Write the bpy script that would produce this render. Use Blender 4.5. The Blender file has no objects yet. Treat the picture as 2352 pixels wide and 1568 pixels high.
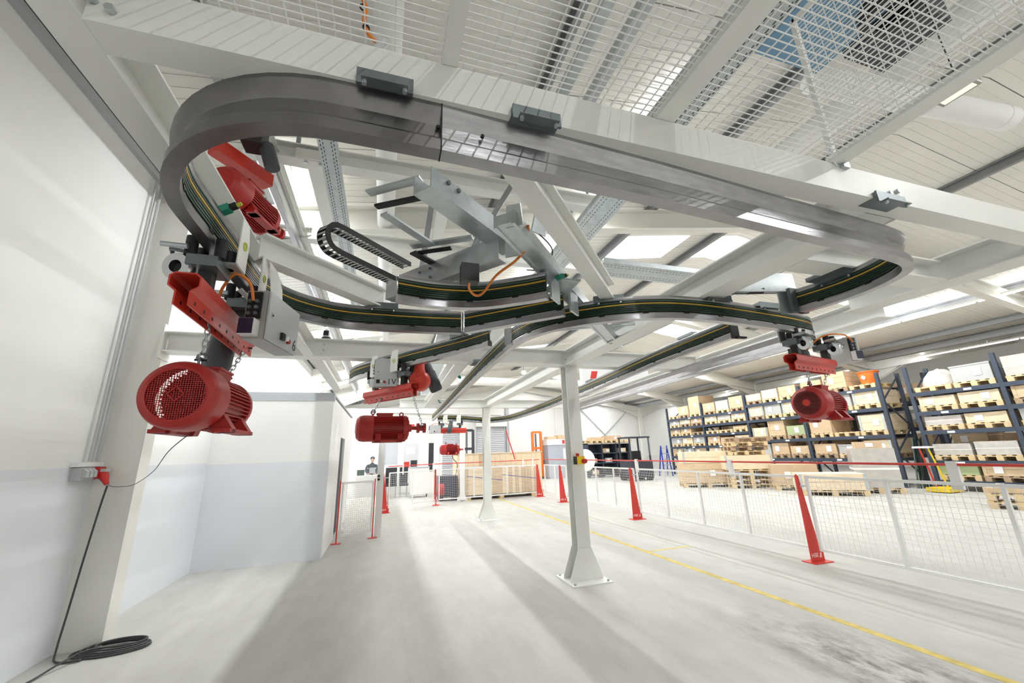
import bpy, bmesh, math, random
from mathutils import Vector as V, Matrix
random.seed(7)
R = math.radians
C = bpy.context.scene.collection
scene = bpy.context.scene
# ------------------------------------------------------------------ camera, world, light, exposure
cam = bpy.data.objects.new('camera', bpy.data.cameras.new('camera')); C.objects.link(cam)
cam.data.sensor_width = 36; cam.data.lens = 14.0; cam.data.clip_start = .02; cam.data.clip_end = 200
ax = V((.954389, -.296744, -.032949)); ay = -V((.049685, .266668, -.962507)); az = -V((.294404, .916968, .269249))
cam.matrix_world = Matrix(((ax.x, ay.x, az.x, 0), (ax.y, ay.y, az.y, 0), (ax.z, ay.z, az.z, 1.4), (0, 0, 0, 1)))
scene.camera = cam
w = bpy.data.worlds.new('world'); scene.world = w; w.use_nodes = True
w.node_tree.nodes['Background'].inputs[0].default_value = (.85, .92, 1, 1)
w.node_tree.nodes['Background'].inputs[1].default_value = 1.0
scene.view_settings.view_transform = 'Standard'; scene.view_settings.look = 'None'
scene.view_settings.gamma = 1; scene.view_settings.use_curve_mapping = False
scene.view_settings.exposure = 0.15
# strip luminaires, the third row under the ridge added to light the hall: (x, y0, y1, z, watts); each gets its visible tube further down
STRIPS = [(-1.17, 4.0, 22, 4.5, 520), (2.84, 2.6, 23.5, 4.95, 380), (8.6, 4.5, 23.5, 5.35, 600), (13.75, -4, 24, 4.62, 600), (20.2, -2, 24, 4.55, 420), (7.0, -6.5, -.5, 5.3, 230), (1.2, -6.5, -2.0, 4.7, 120)]
for x, y0, y1, z, wt in STRIPS:
    l = bpy.data.lights.new('strip_light', 'AREA'); l.shape = 'RECTANGLE'; l.size = .015; l.size_y = y1 - y0
    l.energy = wt; l.color = (.97, .985, 1)
    o = bpy.data.objects.new('strip_light', l); C.objects.link(o); o.location = (x, (y0 + y1) / 2, z - .045)
    l2 = l.copy(); l2.energy = wt * .2; o = bpy.data.objects.new('strip_uplight', l2); C.objects.link(o); o.location = (x, (y0 + y1) / 2, z + .06); o.rotation_euler = (0, math.pi, 0)
# ------------------------------------------------------------------ materials
def lin(c): return tuple((x / 12.92 if x <= .04045 else ((x + .055) / 1.055) ** 2.4) for x in (v / 255 for v in c)) + (1,)
MATS = {}
def mat(name, col, rough=.5, metal=0., ns=0, amt=.0, bump=0., stretch=(1, 1, 1), emit=0, alpha=None, trans=0):
    m = bpy.data.materials.new(name); m.use_nodes = True; nt = m.node_tree; b = nt.nodes['Principled BSDF']
    c = lin(col); b.inputs['Base Color'].default_value = c; b.inputs['Roughness'].default_value = rough; b.inputs['Metallic'].default_value = metal
    if ns:
        tc = nt.nodes.new('ShaderNodeTexCoord'); mp = nt.nodes.new('ShaderNodeMapping'); mp.inputs['Scale'].default_value = stretch
        n = nt.nodes.new('ShaderNodeTexNoise'); n.inputs['Scale'].default_value = ns; n.inputs['Detail'].default_value = 6
        nt.links.new(tc.outputs['Object'], mp.inputs[0]); nt.links.new(mp.outputs[0], n.inputs[0])
        r = nt.nodes.new('ShaderNodeValToRGB'); e = r.color_ramp.elements
        e[0].position = .3; e[1].position = .7
        e[0].color = tuple(x * (1 - amt) for x in c[:3]) + (1,); e[1].color = tuple(min(1, x * (1 + amt)) for x in c[:3]) + (1,)
        nt.links.new(n.outputs[0], r.inputs[0]); nt.links.new(r.outputs[0], b.inputs['Base Color'])
        if bump:
            bp = nt.nodes.new('ShaderNodeBump'); bp.inputs['Strength'].default_value = bump; bp.inputs['Distance'].default_value = .01
            nt.links.new(n.outputs[0], bp.inputs['Height']); nt.links.new(bp.outputs[0], b.inputs['Normal'])
    if emit:
        b.inputs['Emission Color'].default_value = c; b.inputs['Emission Strength'].default_value = emit
    if alpha is not None: b.inputs['Alpha'].default_value = alpha
    if trans: b.inputs['Transmission Weight'].default_value = trans
    MATS[name] = m; return m
mat('wallwhite', (238, 238, 236), .75, ns=1.2, amt=.03)
mat('wallblue', (226, 229, 233), .6, ns=.9, amt=.03)
mat('cream', (230, 229, 222), .45, ns=2.5, amt=.03)
mat('beamwhite', (236, 236, 231), .4, ns=3, amt=.025)
mat('roof', (233, 231, 224), .6, ns=.8, amt=.04)
mat('purlin', (150, 152, 154), .45, .5, ns=4, amt=.1)
mat('railmetal', (164, 163, 165), .3, .85, ns=9, amt=.13, bump=.1, stretch=(1, 1, 6))
mat('rawsteel', (124, 122, 123), .3, .85, ns=5, amt=.2, bump=.1)
mat('galv', (196, 203, 205), .35, .7, ns=14, amt=.1)
mat('galvdark', (120, 128, 130), .4, .7, ns=10, amt=.12)
mat('chrome', (200, 202, 205), .18, 1)
mat('green', (12, 50, 32), .35); mat('yellow', (206, 168, 66), .4); mat('black', (22, 22, 24), .5); mat('rubber', (30, 30, 33), .6)
mat('holder', (44, 45, 45), .5)
mat('red', (204, 60, 46), .36, ns=6, amt=.06); mat('darkred', (170, 36, 32), .42, ns=7, amt=.09); mat('hole', (70, 14, 12), .6)
mat('fenred', (212, 62, 54), .4, ns=5, amt=.05)
mat('motorgrey', (70, 74, 79), .45, ns=8, amt=.1)
mat('boxgrey', (196, 198, 199), .4, .1, ns=4, amt=.02)
mat('boxside', (168, 166, 162), .4, .3, ns=4, amt=.03)
mat('navy', (38, 42, 66), .3); mat('bluescreen', (60, 98, 140), .3)
mat('white', (240, 240, 240), .5); mat('orange', (222, 128, 48), .45); mat('pailorange', (240, 120, 40), .5)
mat('sensor', (36, 140, 116), .45); mat('lime', (196, 208, 70), .5)
mat('plastgrey', (186, 188, 189), .5); mat('plug', (196, 36, 32), .45); mat('cable', (62, 63, 64), .5)
mat('rack', (62, 72, 88), .45, .2, ns=6, amt=.08)
mat('timber', (232, 213, 182), .7, ns=5, amt=.1, stretch=(1, 1, 5)); mat('timber2', (208, 184, 150), .75, ns=5, amt=.14, stretch=(1, 1, 5))
mat('pallet', (216, 192, 150), .75, ns=7, amt=.14); mat('oldpallet', (170, 146, 118), .8, ns=7, amt=.15)
mat('carton', (204, 178, 146), .75, ns=3, amt=.05); mat('wrap', (196, 192, 186), .25, .1, ns=8, amt=.1)
mat('greycrate', (182, 184, 182), .5); mat('greenbox', (168, 182, 140), .6); mat('paper', (246, 246, 246), .7)
mat('blue', (40, 66, 170), .45); mat('forkorange', (236, 122, 50), .45); mat('forkdark', (54, 58, 66), .5)
mat('bag', (232, 230, 224), .6, ns=6, amt=.08, bump=.5); mat('teal', (120, 170, 160), .6)
mat('tube', (255, 252, 244), .5, emit=9); mat('lamp', (240, 236, 200), .5, emit=.9); mat('bulb', (255, 255, 255), .5, emit=12)
mat('sky', (244, 248, 255), .5, emit=2.6)
mat('shutter', (214, 216, 222), .5, .1); mat('doorgrey', (178, 184, 194), .5); mat('dark', (46, 48, 54), .6)
mat('trimgrey', (178, 182, 186), .5); mat('skin', (212, 160, 134), .55); mat('hair', (40, 32, 28), .7); mat('cloth', (34, 38, 52), .8, ns=20, amt=.1)
mat('mesh', (238, 238, 236), .4); mat('ylw', (240, 208, 40), .45); mat('linework', (208, 188, 108), .75, ns=9, amt=.22)
mat('plastblue', (110, 150, 180), .5)
g = mat('glass', (225, 236, 240), .05, alpha=.07)
# floor: worn concrete
m = mat('floor', (206, 204, 197), .62); nt = m.node_tree; b = nt.nodes['Principled BSDF']
tc = nt.nodes.new('ShaderNodeTexCoord')
def nz(scale, st, detail=8, rough=.6):
    mp = nt.nodes.new('ShaderNodeMapping'); mp.inputs['Scale'].default_value = st; nt.links.new(tc.outputs['Object'], mp.inputs[0])
    n = nt.nodes.new('ShaderNodeTexNoise'); n.inputs['Scale'].default_value = scale; n.inputs['Detail'].default_value = detail; n.inputs['Roughness'].default_value = rough
    nt.links.new(mp.outputs[0], n.inputs[0]); return n.outputs[0]
def ramp(src, p0, p1, c0, c1):
    r = nt.nodes.new('ShaderNodeValToRGB'); e = r.color_ramp.elements; e[0].position = p0; e[1].position = p1
    e[0].color = c0; e[1].color = c1; nt.links.new(src, r.inputs[0]); return r.outputs[0]
def mix(f, a, bb, mode='MIX'):
    x = nt.nodes.new('ShaderNodeMix'); x.data_type = 'RGBA'; x.blend_type = mode
    for s, v in ((0, f), (6, a), (7, bb)):
        if hasattr(v, 'is_linked'): nt.links.new(v, x.inputs[s])
        else: x.inputs[s].default_value = v
    return x.outputs[2]
base = ramp(nz(.8, (1, .5, 1)), .3, .7, lin((182, 181, 176)), lin((200, 199, 194)))
base = mix(.22, base, ramp(nz(6, (1, .35, 1)), .35, .65, (.55, .54, .5, 1), (1, 1, 1, 1)), 'MULTIPLY')
speck = ramp(nz(26, (1, .6, 1), 4), .66, .74, (0, 0, 0, 1), (1, 1, 1, 1))
base = mix(mix(1., speck, (.16, .16, .16, 1), 'MULTIPLY'), base, (.12, .11, .10, 1))
# oily wear beside the yellow line (a stain with a shape of its own)
sx = nt.nodes.new('ShaderNodeSeparateXYZ'); nt.links.new(tc.outputs['Object'], sx.inputs[0])
def mth(op, a, bb=None, cl=False):
    n = nt.nodes.new('ShaderNodeMath'); n.operation = op; n.use_clamp = cl
    for i, v in enumerate((a, bb)):
        if v is None: continue
        if hasattr(v, 'is_linked'): nt.links.new(v, n.inputs[i])
        else: n.inputs[i].default_value = v
    return n.outputs[0]
dx = mth('SUBTRACT', 1., mth('MULTIPLY', mth('ABSOLUTE', mth('SUBTRACT', sx.outputs[0], 3.1)), 1.6), True)
dy = mth('SUBTRACT', 1., mth('MULTIPLY', mth('ABSOLUTE', mth('SUBTRACT', sx.outputs[1], 1.9)), .62), True)
blot = ramp(nz(7, (1, .45, 1), 9, .72), .42, .62, (0, 0, 0, 1), (1, 1, 1, 1))
st = mth('MULTIPLY', mth('MULTIPLY', dx, dy), mth('MULTIPLY', blot, 1.5), True)
base = mix(st, base, (.16, .15, .14, 1))
strk = ramp(nz(3.2, (7, .05, 1), 5), .5, .68, (0, 0, 0, 1), (1, 1, 1, 1))
base = mix(mth('MULTIPLY', strk, .10), base, (.3, .29, .27, 1))
nt.links.new(base, b.inputs['Base Color'])
# ------------------------------------------------------------------ mesh helpers
XF = {}
class MB:
    def __init__(s): s.v = []; s.f = []
    def add(s, vs, fs):
        o = len(s.v); s.v += [V(p) for p in vs]; s.f += [[i + o for i in f] for f in fs]; return s
    BF = [(0, 3, 2, 1), (4, 5, 6, 7), (0, 1, 5, 4), (1, 2, 6, 5), (2, 3, 7, 6), (3, 0, 4, 7)]
    def box(s, x0, x1, y0, y1, z0, z1):
        return s.add([(x0, y0, z0), (x1, y0, z0), (x1, y1, z0), (x0, y1, z0), (x0, y0, z1), (x1, y0, z1), (x1, y1, z1), (x0, y1, z1)], MB.BF)
    def bar(s, p0, p1, wd, h, up=(0, 0, 1)):
        p0, p1 = V(p0), V(p1); d = (p1 - p0).normalized(); u = V(up)
        if abs(d.dot(u)) > .98: u = V((1, 0, 0))
        sd = d.cross(u).normalized(); u = sd.cross(d); a = sd * wd / 2; c = u * h / 2
        return s.add([p0 - a - c, p0 + a - c, p1 + a - c, p1 - a - c, p0 - a + c, p0 + a + c, p1 + a + c, p1 - a + c], MB.BF)
    def cyl(s, p0, p1, r, n=12, r2=None):
        p0, p1 = V(p0), V(p1); d = (p1 - p0).normalized(); u = V((0, 0, 1)) if abs(d.z) < .9 else V((1, 0, 0))
        a = d.cross(u).normalized(); c = a.cross(d); r2 = r if r2 is None else r2
        vs = [p0 + (a * math.cos(t) + c * math.sin(t)) * r for t in (2 * math.pi * i / n for i in range(n))]
        vs += [p1 + (a * math.cos(t) + c * math.sin(t)) * r2 for t in (2 * math.pi * i / n for i in range(n))]
        return s.add(vs, [[i, (i + 1) % n, n + (i + 1) % n, n + i] for i in range(n)] + [list(range(n))[::-1], list(range(n, 2 * n))])
    def tube(s, pts, r, n=8, closed=False):
        pts = [V(p) for p in pts]; L = len(pts); vs = []; ref = None
        for i, p in enumerate(pts):
            if closed: d = pts[(i + 1) % L] - pts[i - 1]
            else: d = pts[min(i + 1, L - 1)] - pts[max(i - 1, 0)]
            d.normalize()
            if ref is None: ref = V((0, 0, 1)) if abs(d.z) < .9 else V((1, 0, 0))
            a = d.cross(ref).normalized(); ref = a.cross(d)
            vs += [p + (a * math.cos(2 * math.pi * k / n) + ref * math.sin(2 * math.pi * k / n)) * r for k in range(n)]
        fs = []
        for i in range(L if closed else L - 1):
            j = (i + 1) % L
            fs += [[i * n + k, i * n + (k + 1) % n, j * n + (k + 1) % n, j * n + k] for k in range(n)]
        if not closed: fs += [list(range(n))[::-1], list(range((L - 1) * n, L * n))]
        return s.add(vs, fs)
    def sweep(s, prof, path, z=0.):
        # profile (u, h) swept along an xy path; u is to the left of the direction of travel
        P = [V((p[0], p[1], z + (p[2] if len(p) > 2 else 0))) for p in path]; L = len(P); n = len(prof); vs = []
        for i, p in enumerate(P):
            d = P[min(i + 1, L - 1)] - P[max(i - 1, 0)]; d.z = 0; d.normalize(); nl = V((-d.y, d.x, 0))
            vs += [p + nl * u + V((0, 0, h)) for u, h in prof]
        fs = [[i * n + k, i * n + (k + 1) % n, (i + 1) * n + (k + 1) % n, (i + 1) * n + k] for i in range(L - 1) for k in range(n)]
        return s.add(vs, fs + [list(range(n))[::-1], list(range((L - 1) * n, L * n))])
    def prism(s, poly, vec):
        n = len(poly); vec = V(vec); P = [V(p) for p in poly]
        return s.add(P + [p + vec for p in P], [[i, (i + 1) % n, n + (i + 1) % n, n + i] for i in range(n)] + [list(range(n))[::-1], list(range(n, 2 * n))])
    def lathe(s, prof, o, d, n=32):
        # profile (r, t) about axis d from o
        o, d = V(o), V(d).normalized(); u = V((0, 0, 1)) if abs(d.z) < .9 else V((1, 0, 0)); a = d.cross(u).normalized(); c = a.cross(d); m = len(prof)
        vs = [o + d * t + (a * math.cos(2 * math.pi * k / n) + c * math.sin(2 * math.pi * k / n)) * r for k in range(n) for r, t in prof]
        return s.add(vs, [[k * m + j, k * m + j + 1, ((k + 1) % n) * m + j + 1, ((k + 1) % n) * m + j] for k in range(n) for j in range(m - 1)])
    def torus(s, c, axis, r, rr, n=20, m=8):
        c, d = V(c), V(axis).normalized(); u = V((0, 0, 1)) if abs(d.z) < .9 else V((1, 0, 0)); a = d.cross(u).normalized(); b2 = a.cross(d)
        return s.tube([c + (a * math.cos(t) + b2 * math.sin(t)) * r for t in (2 * math.pi * i / n for i in range(n))], rr, m, True)
    def xf(s, M):
        s.v = [M @ p for p in s.v]; return s
    def mesh(s, name, smooth=True, M=None, ang=32):
        me = bpy.data.meshes.new(name); me.from_pydata([tuple((M @ p) if M else p) for p in s.v], [], s.f)
        bm = bmesh.new(); bm.from_mesh(me); bmesh.ops.recalc_face_normals(bm, faces=bm.faces); bm.to_mesh(me); bm.free()
        if smooth:
            me.polygons.foreach_set('use_smooth', [True] * len(me.polygons)); me.set_sharp_from_angle(angle=R(ang))
        return me
    def build(s, name, m, parent=None, world=True, smooth=True, kind=None, ang=32):
        M = XF[parent.name].inverted() if (parent is not None and world and parent.name in XF) else None
        return obj(name, s.mesh(name, smooth, M, ang), m, parent, kind)
def obj(name, me, m, parent=None, kind=None):
    o = bpy.data.objects.new(name, me); C.objects.link(o)
    if m is not None and not me.materials: me.materials.append(MATS[m])
    if parent is not None:
        o.parent = parent; XF[o.name] = XF.get(parent.name, Matrix())
    else: XF[o.name] = Matrix()
    if kind: o['kind'] = kind
    return o
def thing(name, label, cat, loc=(0, 0, 0), rz=0., group=None):
    o = bpy.data.objects.new(name, None); C.objects.link(o); o.location = loc; o.rotation_euler = (0, 0, rz); o.empty_display_size = .1
    XF[o.name] = Matrix.Translation(V(loc)) @ Matrix.Rotation(rz, 4, 'Z'); return tag(o, label, cat, group)
def tag(o, label, cat, group=None):
    o['label'] = label; o['category'] = cat
    if group: o['group'] = group
    return o
def copy_tree(src, parent=None, loc=None, rz=None):
    c = src.copy(); C.objects.link(c); c.parent = parent
    if loc is not None: c.location = loc
    if rz is not None: c.rotation_euler = (0, 0, rz)
    for ch in src.children: copy_tree(ch, c)
    return c
def struct(o): o['kind'] = 'structure'; return o
def text_mesh(txt, size, depth=.0008):
    cu = bpy.data.curves.new('txt', 'FONT'); cu.body = txt; cu.size = size; cu.extrude = depth; cu.align_x = 'CENTER'; cu.align_y = 'CENTER'
    o = bpy.data.objects.new('txt', cu); C.objects.link(o); bpy.context.view_layer.update()
    me = bpy.data.meshes.new_from_object(o.evaluated_get(bpy.context.evaluated_depsgraph_get())); bpy.data.objects.remove(o); me.materials.clear(); return me
def text(name, txt, size, m, parent, M, depth=.0008):
    me = text_mesh(txt, size, depth); me.transform((XF[parent.name].inverted() if parent.name in XF else Matrix()) @ M); return obj(name, me, m, parent)
def face_M(o, right, up):
    r, u = V(right).normalized(), V(up).normalized(); n = r.cross(u); o = V(o)
    return Matrix(((r.x, u.x, n.x, o.x), (r.y, u.y, n.y, o.y), (r.z, u.z, n.z, o.z), (0, 0, 0, 1)))
def spline(pts, k=8):
    P = [V(tuple(p) + (0,) * (3 - len(p))) for p in pts]; out = []
    for i in range(len(P) - 1):
        a, b2, c, d = P[max(i - 1, 0)], P[i], P[i + 1], P[min(i + 2, len(P) - 1)]
        for j in range(k):
            t = j / k; out.append(.5 * ((2 * b2) + (c - a) * t + (2 * a - 5 * b2 + 4 * c - d) * t * t + (3 * b2 - a - 3 * c + d) * t ** 3))
    return out + [P[-1]]
def ibeam(p0, p1, wd, h, tf=.012, tw=.009):
    # rolled section, p0/p1 on the underside centre line
    mb = MB(); z = V((0, 0, 1)); p0, p1 = V(p0), V(p1)
    mb.bar(p0 + z * tf / 2, p1 + z * tf / 2, wd, tf); mb.bar(p0 + z * (h - tf / 2), p1 + z * (h - tf / 2), wd, tf)
    mb.bar(p0 + z * h / 2, p1 + z * h / 2, tw, h - 2 * tf + .002); return mb
def channel(p0, p1, wd, h, side, t=.009):
    # U section, web on the `side` (+1 = right of travel), p0/p1 on the underside centre line
    mb = MB(); z = V((0, 0, 1)); p0, p1 = V(p0), V(p1); d = (p1 - p0).normalized(); r = d.cross(z) * side
    mb.bar(p0 + z * t / 2, p1 + z * t / 2, wd, t); mb.bar(p0 + z * (h - t / 2), p1 + z * (h - t / 2), wd, t)
    o = r * (wd / 2 - t / 2); mb.bar(p0 + o + z * h / 2, p1 + o + z * h / 2, t, h - 2 * t); return mb
# ================================================================== THE HALL
HX0, HX1, HX2, HY0, HY1, RX = -2.4, 17.0, 27.0, -7.0, 24.5, 7.3
ZE, ZR = 4.4, 5.9; SL = (ZR - ZE) / (RX - HX0)
def rz_(x): return ZE + SL * (x - HX0) if x < RX else (ZR - SL * (x - RX) if x < HX1 else ZE + SL * (x - HX1))
fl = struct(MB().box(HX0 - .2, HX2 + .2, HY0 - .2, HY1 + .2, -.2, 0).build('floor', 'floor', smooth=False))
MB().box(3.57, 3.645, -2, 13.2, 0, .0012).build('painted_line', 'linework', fl)
for y in (5.35, 8.3): MB().box(3.66, 4.35, y, y + .05, 0, .0012).build('painted_line', 'linework', fl)
MB().box(2.5, 3.57, 13.1, 13.16, 0, .0012).build('painted_line', 'linework', fl)
wl = struct(MB().box(HX0 - .15, HX0, HY0, HY1, 1.4, ZE).build('wall_left', 'wallwhite', smooth=False))
MB().box(HX0 - .15, HX0 + .004, HY0, HY1, 0, 1.4).build('painted_dado', 'wallblue', wl)
MB().box(HX0, HX0 + .05, HY0, HY1, 4.24, 4.30).build('cable_duct', 'trimgrey', wl)
MB().box(HX0, HX0 + .035, HY0, HY1, 4.30, 4.40).build('gutter_strip', 'dark', wl)
for y in (7.5, 9.6, 11.7): MB().box(HX0, HX0 + .003, y, y + .012, 1.4, 4.24).build('panel_joint', 'trimgrey', wl)
for y in (4.57, 9.45, 14.3): MB().box(HX0, -2.09, y, y + .17, 0, 4.3).build('column', 'cream', wl)
MB().cyl((-2.36, 4.40, 1.45), (-2.36, 4.40, 4.2), .011, 8).build('conduit', 'plastgrey', wl)
MB().cyl((-2.36, 4.50, 1.45), (-2.36, 4.50, 4.2), .014, 8).build('conduit', 'plastgrey', wl)
wb = struct(MB().box(HX0, HX2, HY1, HY1 + .15, 0, 6.2).build('wall_back', 'wallwhite', smooth=False))
MB().box(7.25, 7.45, HY1 - .12, HY1, 0, 5.6).build('column', 'trimgrey', wb)
for x in (4.3, 10.6, 13.6): MB().box(x, x + .012, HY1 - .004, HY1, 2.5, 5.0).build('panel_joint', 'trimgrey', wb)
MB().bar((12.2, HY1 - .05, 4.4), (14.4, HY1 - .05, 2.2), .04, .04).build('wind_brace', 'trimgrey', wb)
MB().bar((16.4, HY1 - .05, 4.2), (14.0, HY1 - .05, 2.2), .04, .04).build('wind_brace', 'trimgrey', wb)
struct(MB().box(HX2, HX2 + .15, HY0, HY1, 0, 6.1).build('wall_right', 'wallwhite', smooth=False))
struct(MB().box(HX0, HX2, HY0 - .15, HY0, 0, 6.2).build('wall_front', 'wallwhite', smooth=False))
ce = thing('ceiling', '', ''); del ce['label']; del ce['category']; struct(ce)
def roof_strip(x0, x1, y0, y1, dz=0., th=.05):
    a, b2 = (x0, x1)
    e = 1e-4
    za, zb = rz_(a + e) + dz, rz_(b2 - e) + dz
    return MB().prism([(a, y0, za), (b2, y0, zb), (b2, y0, zb + th), (a, y0, za + th)], (0, y1 - y0, 0))
y = HY0
SKY = (6, 16)
k = 0
while y < HY1 - .1:
    y1 = min(y + 1.0, HY1)
    for (x0, x1) in ((HX0, RX), (RX, HX1), (HX1, HX2)):
        mb = roof_strip(x0, x1, y + .006, y1 - .006)
        # pressed ribs of the sandwich panel
        for j in range(1, 8):
            ry = y + j * .125; mb2 = roof_strip(x0, x1, ry - .005, ry + .005, -.006, .007); mb.add(mb2.v, mb2.f)
        mb.build('roof_panel', 'roof', ce, smooth=False)
    y = y1; k += 1
mbb = MB()
for (x0, x1) in ((HX0, RX), (RX, HX1), (HX1, HX2)): q = roof_strip(x0, x1, HY0, HY1, .055, .05); mbb.add(q.v, q.f)
mbb.build('roof_deck', 'purlin', ce, smooth=False)
wi = 1
for (x0, x1, y0) in ((4.32, 5.95, 6.0), (6.7, RX, 6.05), (RX, 8.4, 6.05), (11.75, 13.9, 6.3), (11.75, 13.9, 15.0), (17.6, 19.2, 8.0), (4.4, 6.4, 15.0), (9.3, 11.4, 11.0)):
    struct(roof_strip(x0, x1, y0, y0 + .98, -.014, .012).build('window_%d' % wi, 'sky', smooth=False)); wi += 1
for x in (-1.43, 1.35, 4.15, 6.5, 9.1, 11.6, 14.0, 16.0, 19.3, 22.0):
    z = rz_(x); p = MB(); p.box(x - .035, x + .035, HY0, HY1, z - .03, z - .012).box(x - .035, x + .035, HY0, HY1, z - .17, z - .155).box(x + .025, x + .035, HY0, HY1, z - .16, z - .02)
    p.build('purlin', 'purlin', ce, smooth=False)
for y in (-4.9, 0, 4.9, 9.8, 14.7, 19.6, 24.3):
    for (xa, xb) in ((HX0, RX), (HX1, RX), (HX1, HX2)):
        mb = MB(); za, zb = rz_(xa + (1e-4 if xa < xb else -1e-4)) - .18, rz_(RX if xb == RX else xb - 1e-4) - .18; h = .34
        u = V((0, 0, 1))
        for dz, hh, ww in ((-.006, .012, .18), (-h + .006, .012, .18), (-h / 2, h, .012)):
            mb.bar((xa, y, za + dz), (xb, y, zb + dz), ww, hh)
        sgn = 1 if xb > xa else -1
        # haunch at the knee
        mb.prism([(xa, y - .006, za - h), (xa + sgn * 1.7, y - .006, za + SL * 1.7 - h), (xa, y - .006, za - h - .42)], (0, .012, 0))
        mb.bar((xa, y, za - h - .42), (xa + sgn * 1.7, y, za + SL * 1.7 - h), .18, .012)
        mb.build('rafter', 'cream', ce, smooth=False)
    if y > -4: MB().box(HX1 - .13, HX1 + .13, y - .09, y + .09, 0, ZE - .2).build('column', 'cream', ce, smooth=False)
# valley beam with diagonal stays
MB().box(HX1 - .12, HX1 + .12, HY0, HY1, ZE - .2, ZE - .02).build('valley_gutter', 'trimgrey', ce, smooth=False)
# strip luminaires
for i, (x, y0, y1, z, wt) in enumerate(STRIPS):
    where = ('above the aisle by the left wall', 'above the monorail loop', 'below the roof ridge, added to light the hall', 'above the walkway before the pallet racks', 'in the bay beyond the pallet racks', 'below the ridge behind the camera', 'behind the camera on the left')[i]
    t = thing('strip_luminaire', 'white continuous tube luminaire hanging ' + where, 'lamp', (x, (y0 + y1) / 2, z), 0, 'continuous strip luminaires under the roof')
    MB().box(x - .035, x + .035, y0, y1, z, z + .05).build('trunking', 'beamwhite', t)
    n = max(1, int((y1 - y0) / 1.5)); s = (y1 - y0) / n
    for j in range(n): MB().cyl((x, y0 + j * s + .03, z - .02), (x, y0 + (j + 1) * s - .03, z - .02), .017, 10).build('light_tube', 'tube', t)
    for j in range(0, n, 3):
        yy = y0 + (j + .5) * s; MB().cyl((x, yy, z + .04), (x, yy, rz_(x) - .01), .005, 6).build('suspension_rod', 'purlin', t)
# cabin in the left corner
cb = thing('wall_cabin', '', '', (-1.6, 6.98, 0)); del cb['label']; del cb['category']; struct(cb)
MB().box(-2.4, -.8, 6.98, 7.08, 1.38, 2.3).build('front_panel', 'wallwhite', cb, smooth=False)
MB().box(-2.4, -.797, 6.977, 7.08, 0, 1.38).build('painted_dado', 'wallblue', cb, smooth=False)
MB().box(-2.4, -.79, 6.97, 7.08, 2.3, 2.4).build('top_trim', 'trimgrey', cb, smooth=False)
MB().box(-.9, -.8, 7.08, 8.55, 0, 2.35).box(-.9, -.8, 9.45, 11.2, 0, 2.35).box(-.9, -.8, 8.55, 9.45, 1.8, 2.35).build('side_panel', 'wallwhite', cb, smooth=False)
MB().box(-2.4, -.9, 11.1, 11.2, 0, 2.35).build('rear_panel', 'wallwhite', cb, smooth=False)
MB().box(-.865, -.845, 8.57, 9.43, 0, 1.79).build('door_leaf', 'dark', cb, smooth=False)
MB().box(-2.4, -.8, 6.98, 11.2, 2.4, 2.43).build('roof_slab', 'trimgrey', cb, smooth=False)
MB().box(-.8, -.798, 7.6, 7.95, 1.5, 2.0).build('notice_sheet', 'paper', cb)
# ================================================================== STEEL SUPPORT FRAME (soffit at 2.45)
fr = thing('steel_support_frame', 'white painted steel beam frame on two floor posts carrying the overhead rails', 'steel frame', (2.23, 4.6, 0))
def part(name, mb, m, par, **k): return mb.build(name, m, par, **k)
part('beam', channel((-.752, 1.035, 2.45), (6.2, 1.035, 2.45), .095, .14, 1), 'beamwhite', fr)
part('beam', channel((-.80, -2.0, 2.45), (-.80, 4.5, 2.45), .095, .18, -1), 'beamwhite', fr)
part('beam', ibeam((.41, 1.22, 2.45), (1.56, 2.43, 2.45), .095, .15), 'beamwhite', fr)
part('beam', ibeam((-.70, 2.262, 2.45), (-.06, 2.92, 2.45), .095, .15), 'beamwhite', fr)
part('beam', ibeam((2.24, 1.08, 2.45), (2.24, 4.5, 2.45), .2, .19), 'beamwhite', fr)
part('beam', ibeam((2.24, 4.7, 2.45), (2.28, 9.2, 2.45), .18, .19), 'beamwhite', fr)
part('beam', ibeam((3.77, -1.0, 2.45), (3.77, .98, 2.45), .2, .19), 'beamwhite', fr); part('beam', ibeam((3.77, 1.09, 2.45), (3.77, 2.2, 2.45), .2, .19), 'beamwhite', fr)
part('beam', ibeam((2.345, 1.6, 2.45), (3.665, 1.6, 2.45), .16, .15), 'beamwhite', fr)
part('beam', ibeam((-2.075, 4.6, 2.45), (4.27, 4.6, 2.45), .18, .2), 'beamwhite', fr)
part('beam', ibeam((4.2, 2.2, 2.45), (4.74, 9.18, 2.45), .18, .2), 'beamwhite', fr)
part('beam', ibeam((.3, 9.3, 2.45), (4.8, 9.3, 2.45), .18, .19), 'beamwhite', fr)
part('beam', ibeam((.85, 4.7, 2.45), (.9, 9.2, 2.45), .16, .16), 'beamwhite', fr)
part('beam', ibeam((.2, 11.9, 2.45), (3.6, 12.7, 2.45), .12, .16), 'beamwhite', fr)
part('beam', ibeam((-.75, 4.70, 2.45), (-.75, 6.9, 2.45), .12, .16), 'beamwhite', fr)
part('end_plate', MB().box(-2.1, -2.08, 4.5, 4.7, 2.38, 2.72), 'cream', fr)
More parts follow.
